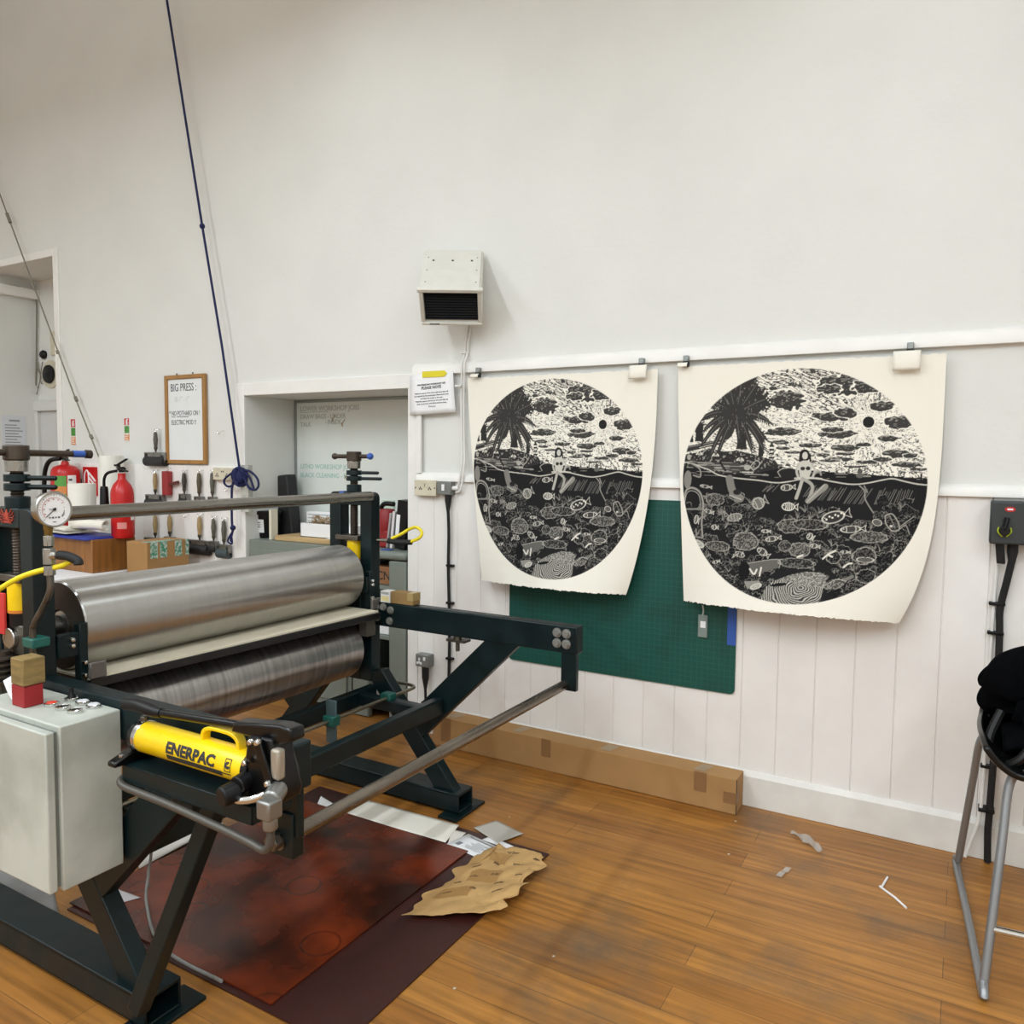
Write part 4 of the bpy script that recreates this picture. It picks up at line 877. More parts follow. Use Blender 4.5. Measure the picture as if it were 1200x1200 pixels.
MB().tube([(vx, vy, gz-.18), (vx, vy+.0, gz-.22), (vx-.02, vy-.004, gz-.26), (vx-.06, vy-.012, gz-.32), (vx-.066, vy-.014, gz-.36), (vx-.066, vy-.014, gz-.52)], .0085, 10).build('steel_pipe', DSTEEL, press)
MB().box(vx-.094, vx-.04, vy-.03, vy+.02, .965, .992).build('pipe_clamp', TEAL, press, bevel=.004)
sl = MB().tube([(vx+.03, vy+.008, gz-.124), (vx+.055, vy+.018, gz-.126), (vx+.08, vy+.03, gz-.138), (vx+.085, vy+.03, gz-.148)], .0125, 12); sl.build('hose_sleeve', RUBBER, press)
q0 = at(84, 656, 'y', vy+.03)
ph = [q0+Vector((.004, 0, 0)), at(72, 663, 'y', 1.215), at(50, 668, 'y', 1.19), at(25, 676, 'y', 1.165), at(0, 690, 'y', 1.14), at(-40, 718, 'y', 1.12), at(-70, 760, 'y', 1.13), at(-75, 800, 'y', 1.16)]
MB().tube(ph, .0075, 12).build('yellow_hose', YHOSE, press)
# far hose loop
hy = FY1-.02; hh = lambda px, py, d=0: at(px, py, 'y', hy+d)
cn = MB().cyl((CX+.12, hy, hh(446, 633).z), hh(455, 633.5, .02), .0075, n=10); cn.build('hose_coupling', STEEL, press)
MB().tube([hh(454, 633.5, .02), hh(462, 635, .03), hh(472, 635.5, .03), hh(482, 635.5, .03)], .012, 10).build('hose_sleeve', RUBBER, press)
MB().tube([hh(459, 631, .03), hh(470, 626, .04), hh(480, 620, .05), hh(488, 618, .05), hh(494, 623, .05), hh(492, 630, .04), hh(481, 635, .03)], .0072, 10).build('yellow_hose', YHOSE, press)
# --- pump tray on the near arm
TY0, TZ = 1.1, .772
tx0, tx1 = at(147, 893, 'y', TY0).x, at(322, 930, 'y', 1.12).x
tx0, tx1 = -1.695, -1.255
tr = MB(); tr.box(tx0, tx1, TY0, NY0+.004, TZ-.006, TZ); tr.box(tx0, tx1, TY0, TY0+.006, TZ-.042, TZ); tr.box(tx0, tx0+.006, TY0, NY0, TZ-.042, TZ); tr.box(tx1-.006, tx1, TY0, NY0, TZ-.042, TZ)
tr.build('pump_tray', GREEN, press, bevel=.003)
MB().box(-1.53, -1.455, TY0+.01, NY0, TZ-.066, TZ-.04).build('tray_bracket', GREEN, press, bevel=.003)
# ================================================================== HAND PUMP
py_, pz_, pr_ = 1.148, .829, .0365
px0, px1 = -1.683, -1.292
pump = thing('hand_pump', ((px0+px1)/2, py_, TZ), 'yellow hydraulic hand pump with black lever on the press tray', 'pump')
MB().lathe([(0, .002), (pr_-.003, .002), (pr_, .006), (pr_, px1-px0)], (px0, py_, pz_), (1, 0, 0), 48).build('reservoir', YELLOW, pump)
MB().lathe([(0, -.012), (pr_-.004, -.012), (pr_+.0005, -.008), (pr_+.0015, .006), (pr_, .008), (0, .008)], (px0, py_, pz_), (1, 0, 0), 40).build('end_cap', BLACKG, pump)
MB().lathe([(pr_+.0004, .0), (pr_+.0012, .001), (pr_+.0012, .012), (pr_+.0004, .013)], (px0+.006, py_, pz_), (1, 0, 0), 40).build('silver_band', CHROME, pump)
MB().cyl((px0+.008, py_, pz_+pr_-.002), (px0+.008, py_, pz_+pr_+.012), .009, n=14).build('filler_plug', DSTEEL, pump, bevel=.002)
hx0, hx1 = -1.462, -1.335
arch = []
for k in range(13):
    an = PI-k*PI/12; cxx = (hx0+hx1)/2
    arch.append((cxx+(hx1-hx0)/2*math.copysign(abs(math.cos(an))**.6, math.cos(an)), py_, pz_+pr_-.006+.04*abs(math.sin(an))**.55))
ah = MB(); outer = arch
for w in (0,):
    pts_o = [(p[0], p[2]) for p in arch]; cxx = (hx0+hx1)/2; pts_i = [(cxx+(p[0]-cxx)*.86, pz_+pr_-.006+(p[2]-(pz_+pr_-.006))*.8) for p in arch]
    for y_ in (py_-.011, py_+.011): pass
    n_ = len(pts_o); o_ = 0
    ah.v = [Vector((p[0], y, p[1])) for y in (py_-.011, py_+.011) for p in pts_o]+[Vector((p[0], y, p[1])) for y in (py_-.011, py_+.011) for p in pts_i]
    for k in range(n_-1):
        ah.f += [(k, k+1, n_+k+1, n_+k), (2*n_+k, 3*n_+k, 3*n_+k+1, 2*n_+k+1), (k, 2*n_+k, 2*n_+k+1, k+1), (n_+k, n_+k+1, 3*n_+k+1, 3*n_+k)]
    ah.f += [(0, n_, 3*n_, 2*n_), (n_-1, 3*n_-1, 4*n_-1, 2*n_-1)]
ah.build('carry_handle', YELLOW, pump, bevel=.002)
# lettering wrapped on the cylinder
a0 = math.radians(12)
def wrap(x0, ang0, R_=None):
    def fn(v):
        an = ang0+v.y/pr_; rr_ = pr_+.0006+max(0, v.z)
        return Vector((x0+v.x, py_-rr_*math.cos(an), pz_+rr_*math.sin(an)))
    return fn
text_mb('ENERPAC', .034, None, (0, 0, 0), .0016, .0003, sx=1.13, sub=1, fn=wrap(-1.548, math.radians(-4))).build('lettering', INKT, pump, smooth=False)
ulb = MB().grid(lambda u, v: wrap(-1.546, math.radians(-4))(Vector((u*.185, -.017+v*.0125, .0003))), 12, 3); ulb.build('underline', INKT, pump, smooth=False)
lo = MB(); wf = wrap(-1.352, math.radians(-5))
for (x0_, x1_, y0_, y1_) in ((0, .019, .024, .026), (0, .019, -.002, 0), (0, .002, -.002, .026), (.017, .019, -.002, .026)):
    lo.grid(lambda u, v: wf(Vector((x0_+u*(x1_-x0_), y0_+v*(y1_-y0_), .0003))), 4, 4)
lo.grid(lambda u, v: wf(Vector((.0095+(.002+.006*v)*math.cos(u*5+1), .012+(.002+.006*v)*math.sin(u*5+1), .0004))), 14, 2)
lo.grid(lambda u, v: wf(Vector((-.014+u*.034, -.0085+v*.003, .0003))), 6, 2)
lo.build('logo_mark', INKT, pump, smooth=False)
# head, lever
hd = MB(); hd.prism([(px1-.012, pz_-.045), (px1+.1, pz_-.045), (px1+.105, pz_-.02), (px1+.085, pz_+.04), (px1+.075, pz_+.088), (px1+.005, pz_+.082), (px1-.005, pz_+.03)], 'y', py_-.03, py_+.03)
hd.build('pump_head', BLACKG, pump, bevel=.006, seg=3)
ch = MB().cyl((px1-.014, py_, pz_), (px1+.004, py_, pz_), pr_+.001, n=36); ch.cyl((px1+.0, py_-.02, pz_-.012), (px1-.0, py_-.055, pz_-.018), .02, n=20); ch.build('release_knob', BLACK, pump, bevel=.003)
rv = MB().cyl((px1-.008, py_-.045, pz_-.032), (px1-.016, py_-.083, pz_-.036), .0235, .021, n=24); rv.build('valve_knob', BLACK, pump, bevel=.004)
for sx in (-1, 1): MB().prism([(px1+.028, pz_+.085), (px1+.05, pz_+.09), (px1+.088, pz_+.0), (px1+.07, pz_-.012)], 'y', py_+sx*.036-.004, py_+sx*.036+.004).build('link_plate', BLACKG, pump, bevel=.002)
for (x_, z_) in ((px1+.03, pz_+.078), (px1+.05, pz_+.081), (px1+.078, pz_+.0), (px1+.012, pz_+.03)): MB().lathe([(0, 0), (.0068, 0), (.0068, .009), (.005, .012), (0, .0135)], (x_, py_-.037, z_), (0, -1, 0), 12).build('bolt', CHROME, pump)
MB().box(px1+.075, px1+.1, py_-.034, py_-.012, pz_+.005, pz_+.07).build('ram_sleeve', mat('ram_beige', '#a39a8c', .4, .4), pump, bevel=.006)
ly = py_-.002
la, lb_ = Vector((-1.62, ly, pz_+.067)), Vector((-1.33, ly, pz_+.088))
MB().cyl(la, lb_, .0098, n=16).build('lever', BLACKG, pump)
MB().prism([(-1.35, pz_+.076), (-1.34, pz_+.1), (-1.2, pz_+.118), (-1.168, pz_+.115), (-1.165, pz_+.09), (-1.2, pz_+.076)], 'y', ly-.02, ly+.02).build('lever_socket', BLACKG, pump, bevel=.006, seg=3)
gr = MB().tube([(-1.605, ly, pz_+.068), (-1.625, ly, pz_+.067), (-1.655, ly, pz_+.0685), (-1.7, ly, pz_+.071), (-1.742, ly, pz_+.067)], lambda t_: .0115+.0045*math.sin(min(1, t_*1.25)*PI*.62), 14); gr.build('grip', BLACK, pump)
# feet
for x_, sx in ((px0-.01, -1), (px1-.005, 1)):
    ft = MB(); ft.prism([(py_-.075 if sx < 0 else py_-.06, TZ), (py_+.05, TZ), (py_+.05, TZ+.012), (py_-.02, TZ+.03), (py_-.075 if sx < 0 else py_-.06, TZ+.012)], 'x', x_-.016, x_+.014)
    ft.build('foot', BLACKG, pump, bevel=.004)
    if sx < 0: MB().cyl((x_, py_-.048, TZ+.003), (x_, py_-.048, TZ+.022), .007, n=6).build('foot_bolt', CHROME, pump)
    else: MB().tube([(x_-.01, py_-.052, TZ+.008), (x_+.02, py_-.058, TZ+.013), (x_+.05, py_-.05, TZ+.02), (x_+.075, py_-.04, TZ+.032)], .009, 10).build('release_lever', CHROME, pump)
# outlet elbow and rigid hose
ex_, ez_ = px1+.107, pz_-.052; ey_ = 1.085
el = MB().cyl((ex_-.02, py_-.02, pz_-.015), (ex_, ey_, ez_+.03), .02, n=20); el.box(ex_-.02, ex_+.018, ey_-.02, ey_+.018, ez_-.005, ez_+.035); el.cyl((ex_, ey_, ez_-.03), (ex_, ey_, ez_), .016, n=8)
eo = el.build('outlet_elbow', mat('zinc', '#8d8d8a', .35, .8), pump, bevel=.005)
hz_ = TZ-.055
MB().tube([(ex_, ey_, ez_-.03), (ex_, ey_, ez_-.052), (ex_-.006, ey_-.001, ez_-.068), (ex_-.022, ey_-.002, ez_-.076), (ex_-.06, ey_, ez_-.072), (-1.34, 1.088, hz_-.006), (-1.5, 1.09, hz_+.003), (-1.62, 1.09, hz_+.007), (-1.675, 1.09, hz_+.01), (-1.698, 1.1, hz_+.016), (-1.7, 1.13, hz_+.02), (-1.7, 1.2, hz_+.02)], .0088, 12).build('rigid_hose', mat('hose_grey', '#57544e', .45, .5), pump)
# ================================================================== CONTROL CABINET
kx0, kx1, ky0, ky1, kz0, kz1 = -2.262, -1.868, 1.055, NY0-.001, .43, .842
cab = thing('control_cabinet', ((kx0+kx1)/2, (ky0+ky1)/2, kz0), 'pale grey electrical cabinet with push buttons bolted to the press', 'cabinet')
MB().box(kx0, kx1, ky0, ky1, kz0, kz1).build('body', CABG, cab, bevel=.004)
MB().box(kx0+.01, kx1-.012, ky0-.012, ky0+.002, kz0+.012, kz1-.014).build('door_seal', mat('seal_grey', '#6f736d', .7), cab)
dr_ = MB().box(kx0-.004, kx1-.004, ky0-.032, ky0-.01, kz0+.004, kz1-.01); dr_.build('door', CABG, cab, bevel=.004)
def btn(px, py, kind):
    q_ = at(px, py, 'z', kz1); x, y = q_.x, q_.y
    b = MB().lathe([(0, 0), (.0175, 0), (.0185, .002), (.0175, .008), (.0145, .0095), (.0135, .0065), (0, .0065)], (x, y, kz1), (0, 0, 1), 28).build('push_button', CHROME, cab)
    if kind == 'red': MB().lathe([(0, .0105), (.0105, .0105), (.0133, .0065), (.0133, .006), (0, .006)], (x, y, kz1), (0, 0, 1), 24).build('red_cap', mat('orange_red', '#e0472f', .4), b)
    elif kind == 'black': MB().lathe([(0, .0078), (.0128, .0078), (.0133, .0065), (0, .006)], (x, y, kz1), (0, 0, 1), 24).build('black_cap', BLACK, b)
    elif kind == 'white': MB().lathe([(0, .0115), (.012, .0105), (.0148, .0072), (0, .006)], (x, y, kz1), (0, 0, 1), 24).build('clear_cap', mat('lens_white', '#cfd0d6', .25), b)
    elif kind == 'key':
        MB().lathe([(0, 0), (.0125, .0), (.011, .006), (.006, .014), (.0055, .03), (0, .031)], (x, y, kz1+.005), (0, 0, 1), 20).build('selector_knob', BLACK, b)
btn(60.5, 827, 'red'); btn(74, 831, 'black'); btn(88, 835, 'black'); btn(84, 821, 'key'); btn(97, 825, 'white'); btn(109.5, 829, 'white')
# block and wooden offcut on the cabinet
q0 = at(14, 826, 'z', kz1+.0005); q1 = at(40, 824, 'z', kz1+.0005)
bw = .058
rbx = MB().box(q0.x, q0.x+bw, q0.y, q0.y+.05, kz1+.0005, kz1+.056); tag(rbx.build('red_block', mat('red_block', '#961b20', .55, var=.15), bevel=.002), 'red painted block under a wooden offcut on the cabinet', 'block')
wbk = MB().box(q0.x+.002, q0.x+bw+.004, q0.y-.002, q0.y+.055, kz1+.0575, kz1+.128); tag(wbk.build('wooden_offcut', mat('rough_wood', '#8b7444', .75, var=.35, vscale=16, stretch=(1, 1, 4)), bevel=.003), 'rough wooden offcut standing on the red block', 'wood block')
wd = MB().sheet([(q0.x-.06, q0.y+.0, kz1+.0005), (q0.x-.003, q0.y, kz1+.0005), (q0.x-.003, q0.y+.06, kz1+.0005), (q0.x-.06, q0.y+.06, kz1+.0005)], .001)
wd = MB().grid(lambda u, v: (q0.x-.003-.06*u, q0.y+.012+.03*v, kz1+.002+.05*u*u+.012*v*u), 8, 4); tag(wd.build('folded_card', WHITEP, solid=.0012), 'folded white card beside the red block', 'card')
tg = at(2, 720, 'y', NY0-.012); tag(MB().box(tg.x-.12, tg.x+.012, NY0-.012, NY0-.004, at(2, 743, 'y', NY0-.01).z, at(2, 695, 'y', NY0-.01).z).build('red_tag', mat('tag_red', '#c4322f', .6), bevel=.002), 'red tag hanging on the left post of the press', 'tag')
# carton etc on the far arm
fz = .8645
a = at(458, 708, 'y', FY0+.005); b = at(484, 710, 'y', FY0+.005); h = at(470, 695, 'y', FY0+.005).z-fz
t = thing('small_carton', ((a.x+b.x)/2, FY0+.03, fz), 'small brown carton lying on the far press arm', 'carton')
MB().box(a.x, b.x, FY0+.004, FY0+.056, fz, fz+.052).build('box', mat('brown_carton', '#8c6f42', .75, var=.15), t, bevel=.002)
MB().box(b.x-.03, b.x+.0006, FY0+.0035, FY0+.0565, fz+.02, fz+.0525).build('packing_tape', mat('clear_tape', '#a18a5c', .3), t)
a = at(446.5, 707, 'y', FY0+.005); b = at(457, 707.5, 'y', FY0+.005)
t = thing('label_box', ((a.x+b.x)/2, FY0+.03, fz), 'tiny white box with a cream label on the far press arm', 'carton')
MB().box(a.x, b.x, FY0+.002, FY0+.05, fz, fz+.05).build('box', WHITEP, t, bevel=.001)
MB().box(a.x+.004, b.x-.004, FY0+.0012, FY0+.0025, fz+.006, fz+.028).build('cream_label', mat('label_cream', '#efe3a8', .6), t)
MB().box(a.x+.004, b.x-.004, FY0+.0012, FY0+.0025, fz+.036, fz+.046).build('grey_print', FADED, t)
# ================================================================== THE TWO ROUND PRINTS
class Art:
    """grey-scale drawing, coordinates in the tracing frame (circle centre 573,598 radii 511,481)"""
    def __init__(s, n=900):
        s.n = n; ax = (np.arange(n)+.5)/n*2-1
        s.u, s.v = np.meshgrid(ax, ax); s.X = 573+511*s.u; s.Y = 598+481*s.v
        s.a = np.full((n, n), .86); s.rng = np.random.RandomState(4)
    def noise(s, x, y, seed=0):
        xi = np.floor(x).astype(np.int64); yi = np.floor(y).astype(np.int64); fx = x-xi; fy = y-yi
        def h(i, j):
            k = (i*374761393+j*668265263+seed*974711) & 0x7fffffff; k = ((k ^ (k >> 13))*1274126177) & 0x7fffffff
            return ((k ^ (k >> 16)) & 0xffff)/65535.0
        fx = fx*fx*(3-2*fx); fy = fy*fy*(3-2*fy)
        return (h(xi, yi)*(1-fx)+h(xi+1, yi)*fx)*(1-fy)+(h(xi, yi+1)*(1-fx)+h(xi+1, yi+1)*fx)*fy
    def poly(s, pts):
        m = np.zeros(s.X.shape, bool); n = len(pts)
        for k in range(n):
            x1, y1 = pts[k]; x2, y2 = pts[(k+1) % n]
            if y1 == y2: continue
            c = ((s.Y >= min(y1, y2)) & (s.Y < max(y1, y2))); xx = x1+(s.Y-y1)*(x2-x1)/(y2-y1); m ^= c & (s.X < xx)
        return m
    def ell(s, cx, cy, rx, ry, rot=0.0):
        c, q = math.cos(rot), math.sin(rot); dx = s.X-cx; dy = s.Y-cy
        return np.hypot((dx*c+dy*q)/rx, (-dx*q+dy*c)/ry)
    def stroke(s, pts, w, val, taper=0.0, sm=5):
        P = [np.array(p, float) for p in pts]
        if sm > 1 and len(P) > 2:
            Q = []
            for i in range(len(P)-1):
                p0, p1, p2, p3 = P[max(0, i-1)], P[i], P[i+1], P[min(len(P)-1, i+2)]
                for k in range(sm):
                    t = k/sm; Q.append(.5*(2*p1+(p2-p0)*t+(2*p0-5*p1+4*p2-p3)*t*t+(3*p1-p0-3*p2+p3)*t**3))
            P = Q+[P[-1]]
        n = len(P)
        xs = [p[0] for p in P]; ys = [p[1] for p in P]; pad = w+2
        i0 = max(0, int(((min(xs)-pad-62)/1022)*s.n)); i1 = min(s.n, int(((max(xs)+pad-62)/1022)*s.n)+1)
        j0 = max(0, int(((min(ys)-pad-117)/962)*s.n)); j1 = min(s.n, int(((max(ys)+pad-117)/962)*s.n)+1)
        if i1 <= i0 or j1 <= j0: return
        X = s.X[j0:j1, i0:i1]; Y = s.Y[j0:j1, i0:i1]; A = s.a[j0:j1, i0:i1]
        for k in range(n-1):
            a, b = P[k], P[k+1]; d = b-a; L2 = d@d+1e-9
            t = np.clip(((X-a[0])*d[0]+(Y-a[1])*d[1])/L2, 0, 1)
            dist = np.hypot(X-a[0]-t*d[0], Y-a[1]-t*d[1]); ww = w/2*(1-taper*(k/(n-1)))
            c = np.clip(ww+.5-dist, 0, 1); A[:] = A*(1-c)+val*c
    def fill(s, mask, val): s.a = np.where(mask, val, s.a)
def paint():
    A = Art(); N = A.noise; X, Y = A.X, A.Y; R = A.rng
    # sky: gouged strokes, radiating round the sun
    sx, sy = 850, 338
    th = np.arctan2(Y-sy, X-sx); rr = np.hypot(X-sx, Y-sy)
    wx = X+40*N(X/90, Y/90, 3); wy = Y+40*N(X/90, Y/90, 9)
    horiz = .75*N((wx*.94+wy*.34)/26, (wy*.94-wx*.34)/3.3, 1)+.25*N(X/9, Y/4, 31)
    rad = .75*N(th*26+rr/120, rr/20, 2)+.25*N(X/3, Y/3, 32)
    k = np.clip((rr-60)/260, 0, 1); k = np.where(X > 900, k*.5, k)
    st = horiz*k+rad*(1-k)
    dark = .25+.17*np.clip((280-Y)/170, 0, 1)+.03*np.clip((Y-440)/80, 0, 1)-.12*np.clip(1-rr/110, 0, 1)
    line = np.abs(st-.5)*2; top_ = np.clip((300-Y)/190, 0, 1)
    A.a = np.where(line < .1+.2*top_+.02*np.clip((Y-430)/80, 0, 1)-.06*np.clip(1-rr/90, 0, 1), .1, .86)
    # clouds
    for cx, cy, w, h in ((530,245,72,38),(770,190,112,40),(700,205,45,20),(850,200,60,30),(900,278,48,18),(965,340,52,24),(715,312,85,18),(762,300,38,20),(515,372,70,17),(735,383,70,16),(708,365,42,11),(925,402,42,11),(760,437,60,14),(628,427,45,9),(958,460,52,16),(1010,467,30,9),(830,425,28,8),(512,415,34,9),(516,438,30,8),(745,482,52,9),(845,493,42,8),(1000,503,60,12),(680,465,30,7),(905,482,36,8),(765,460,40,6),(700,487,40,6),(800,510,50,5),(560,455,40,6),(620,468,35,5),(1040,520,40,6),(475,195,18,9)):
        d = A.ell(cx, cy, w, h)+.5*(N(X/16, Y/10, int(cx))-.5)
        m = d < 1; A.fill(d < 1.16, .86); A.fill(m, np.where(N(X/9, Y/3.5, 7)+.5*(Y-cy)/h*-.5 > .74, .3, .09))
    A.fill(A.ell(sx, sy, 26, 26) < 1, .86); A.fill(A.ell(sx, sy, 22, 22) < 1, .06)
    # sea and horizon
    hor = 520+(X-500)*.06
    sea = Y > np.where(X < 520, 505, hor)
    A.fill(sea, .055)
    A.fill(sea & (N(X/50, Y/3, 12) > .8) & (Y < 560), .3)
    # island
    isl = A.poly([(60, 520), (75, 470), (130, 462), (200, 440), (260, 455), (330, 450), (410, 468), (490, 490), (510, 520), (400, 545), (260, 550), (150, 530)])
    A.fill(isl, np.where(N(X/7, Y/6, 15) > .72, .3, .07))
    A.fill(A.poly([(85, 500), (300, 500), (420, 520), (300, 545), (150, 525)]), np.where(N(X/40, Y/3, 16) > .6, .34, .1))
    for bx, by, w, h in ((150, 375, 18, 38), (345, 410, 20, 34), (112, 390, 7, 26), (428, 428, 9, 45)):
        A.fill((abs(X-bx) < w*(1+.25*((Y-by)/h)**2)) & (abs(Y-by) < h), .07)
        for q in range(5): A.stroke([(bx, by-h+4), (bx-25+12*q, by-h-8-6*(q % 2))], 6, .08)
    for lx in range(4): A.fill((abs(X-473) < 9+.05*(Y-425)) & (Y > 425+lx*16) & (Y < 433+lx*16), .08)
    A.fill((abs(X-473) < 6) & (Y > 412) & (Y < 425), .1)
    for ux, uy in ((150, 466), (228, 470), (340, 487)):
        A.fill((A.ell(ux, uy+6, 17, 14) < 1) & (Y < uy+6), .7)
        for q in (-9, 0, 9): A.stroke([(ux, uy-8), (ux+q, uy+6)], 2.4, .08)
    A.stroke([(165, 462), (200, 440), (235, 462)], 3, .5)
    # palm: trunk and fronds
    A.stroke([(85, 448), (170, 430), (250, 412), (290, 385), (308, 350)], 24, .08, .3); A.stroke([(90, 440), (200, 418), (270, 398)], 2, .4)
    A.stroke([(150, 440), (230, 420), (300, 400)], 2.4, .7)
    A.fill(A.ell(330, 250, 85, 95, .3)+.5*(N(X/10, Y/10, 22)-.5) < 1, .08)
    A.fill(A.ell(400, 250, 60, 55)+.6*(N(X/7, Y/9, 23)-.5) < 1, .08); A.fill(A.ell(340, 190, 75, 40, -.5)+.6*(N(X/7, Y/9, 24)-.5) < 1, .08)
    cxp, cyp = 318, 300
    for an, L, dr in ((200, 150, 55), (185, 140, 70), (170, 150, 90), (155, 120, 110), (215, 130, 20), (235, 130, 0), (255, 130, -10), (280, 140, -15), (305, 150, 0), (325, 150, 25), (345, 140, 60), (5, 120, 85), (20, 125, 95), (40, 90, 80), (130, 110, 60), (75, 60, 40)):
        a_ = math.radians(an); pts = [(cxp+L*t*math.cos(a_), cyp+L*t*math.sin(a_)+dr*t*t) for t in (0, .25, .5, .75, 1)]
        A.stroke(pts, 46, .08, .75)
        for q in range(12):
            t = .3+.7*q/11; ex, ey = cxp+L*t*math.cos(a_), cyp+L*t*math.sin(a_)+dr*t*t
            A.stroke([(ex, ey), (ex+14*math.cos(a_)-8, ey+22)], 5, .08, .7); A.stroke([(ex, ey), (ex+16*math.cos(a_)+9, ey+18)], 5, .08, .7)
        A.stroke(pts, 1.4, .26)
    A.fill((A.ell(340, 260, 120, 120) < 1) & (A.a < .2) & (N(X/3, Y/12, 26) > .86), .24)
    A.stroke([(470, 188), (480, 198), (490, 196)], 7, .1)
    # underwater glow and rays
    for x0_, y0_, dx, dy, n_ in ((700, 590, -40, 55, 9), (800, 590, -46, 66, 9), (905, 590, -36, 66, 9), (470, 585, -40, 32, 5), (640, 585, -36, 48, 4), (985, 585, -26, 60, 6)):
        for q in range(n_): xx = x0_+q*9+R.uniform(-3, 3); t0 = R.uniform(0, .3); A.stroke([(xx+dx*t0, y0_+dy*t0), (xx+dx*R.uniform(.7, 1), y0_+dy)], 1.7, R.uniform(.2, .34), .5)
    # seabed: layered corals and rocks
    for _ in range(330):
        x = R.uniform(90, 1060); y = 640+430*R.uniform(0, 1)**.75
        if y < 690 and 330 < x < 900: continue
        if abs(x-640) < 130 and y > 930: continue
        rx, ry = R.uniform(14, 46), R.uniform(9, 26); rot = R.uniform(-.5, .5); sd = R.randint(999)
        d = A.ell(x, y, rx, ry, rot)+.55*(N(X/9, Y/9, sd)-.5); tone = R.uniform(.04, .2)
        tex = N(X/R.uniform(2.5, 6), Y/R.uniform(2.5, 6), sd+3)
        A.fill(d < 1, np.where(tex > .62, tone*.9+.02, .045)); A.fill((d > .9) & (d < 1.0) & (Y < y), R.uniform(.14, .34))
    for _ in range(60):
        x = R.uniform(100, 1040); y = R.uniform(660, 1040)
        for q in range(R.randint(3, 7)):
            a_ = R.uniform(-2.6, -.5); L = R.uniform(14, 34); A.stroke([(x, y), (x+L*.5*math.cos(a_)+3, y+L*.5*math.sin(a_)), (x+L*math.cos(a_), y+L*math.sin(a_))], 2.2, R.uniform(.2, .38), .4)
    # boulders / sponges
    for x, y, rx, ry, t in ((605, 850, 42, 30, .3), (545, 838, 26, 22, .22), (560, 755, 50, 30, .24), (640, 745, 70, 22, .2), (380, 830, 55, 40, .3), (250, 860, 60, 22, .26), (600, 905, 75, 20, .2), (870, 785, 75, 22, .26), (860, 860, 48, 34, .18), (330, 640, 36, 20, .2), (230, 660, 45, 26, .26), (740, 870, 28, 28, .16), (880, 940, 40, 28, .14)):
        d = A.ell(x, y, rx, ry)+.2*(N(X/8, Y/8, int(x))-.5); A.fill(d < 1, np.where(N(X/4, Y/4, int(y)) > .56, t*.85, t*.3)); A.fill((d > .92) & (d < 1.02), .36)
    # barrel and tablet shapes
    A.fill(A.poly([(370, 930), (520, 895), (530, 930), (400, 975)]), .16); A.stroke([(370, 930), (520, 895), (532, 930)], 3, .42); A.fill(A.ell(385, 955, 26, 38) < 1, .05)
    A.fill(A.poly([(390, 1000), (455, 990), (470, 1005), (410, 1030)]), .3)
    # framed mirror at the left edge
    A.stroke([(70, 680), (80, 630), (115, 615), (155, 635), (172, 690), (165, 760), (172, 830)], 9, .34); A.stroke([(70, 690), (85, 640), (115, 628), (148, 645), (158, 690), (152, 700)], 2.5, .5)
    A.stroke([(80, 710), (165, 705)], 8, .26, sm=1); A.stroke([(100, 826), (172, 830)], 8, .26, sm=1)
    # clock ovals, plates
    for x, y, rx, ry, rt in ((153, 858, 30, 15, .35), (446, 1016, 26, 12, -.4), (895, 727, 20, 13, .3), (865, 875, 36, 11, 0)):
        d = A.ell(x, y, rx, ry, rt); A.fill(d < 1, .5 if x < 500 else .14); A.fill((d > .85) & (d < 1), .66); A.fill((d > .4) & (d < .5), .2)
    # fish
    def fish(x, y, L, h, rot=0.0, flip=1, stripes=3, tone=.08, edge=.62):
        c, s_ = math.cos(rot), math.sin(rot)
        T = lambda a, b: (x+flip*(a*c-b*s_), y+a*s_*flip+b*c)
        d = A.ell(x, y, L, h, rot*flip); A.fill(d < 1, tone); A.fill((d > .84) & (d < 1.02), edge)
        A.stroke([T(L*.9, 0), T(L*1.5, -h*.8), T(L*1.4, 0), T(L*1.5, h*.8), T(L*.9, 0)], 2.6, edge, sm=1)
        for q in range(stripes):
            a_ = -L*.45+q*L*.9/max(1, stripes-1); hh_ = h*math.sqrt(max(0, 1-(a_/L)**2))*.9
            A.stroke([T(a_, -hh_), T(a_+3, 0), T(a_, hh_)], 3.2, edge)
        A.stroke([T(-L*.7, -h*.2), T(-L*.66, -h*.2)], 3, .8, sm=1)
    fish(548, 676, 26, 17, 0, 1, 4, .1, .72); fish(725, 712, 46, 24, -.3, 1, 0, .08, .55); fish(425, 668, 26, 25, -.5, 1, 2, .2, .5); fish(325, 732, 34, 17, .25, -1, 3, .2, .42)
    for q in range(7): A.fill(A.ell(700+q*11, 722-q*4-(q % 2)*8, 4, 4) < 1, .8)
    for x, y, L, h, r_, f_ in ((178, 606, 24, 7, .1, 1), (490, 812, 26, 11, -.2, 1), (455, 868, 24, 14, .5, 1), (360, 887, 22, 11, -.3, -1), (538, 598, 24, 13, -.1, 1), (197, 713, 20, 9, .2, 1), (230, 780, 14, 11, 0, 1), (795, 757, 40, 14, -.1, 1), (640, 793, 12, 14, .4, 1), (660, 830, 16, 9, .1, 1), (780, 848, 16, 6, 0, 1), (245, 930, 16, 7, -.3, 1), (950, 740, 4, 4, 0, 1), (460, 782, 16, 7, 0, 1), (135, 752, 12, 20, .3, 1)):
        fish(x, y, L, h, r_, f_, 2, .1, .6)
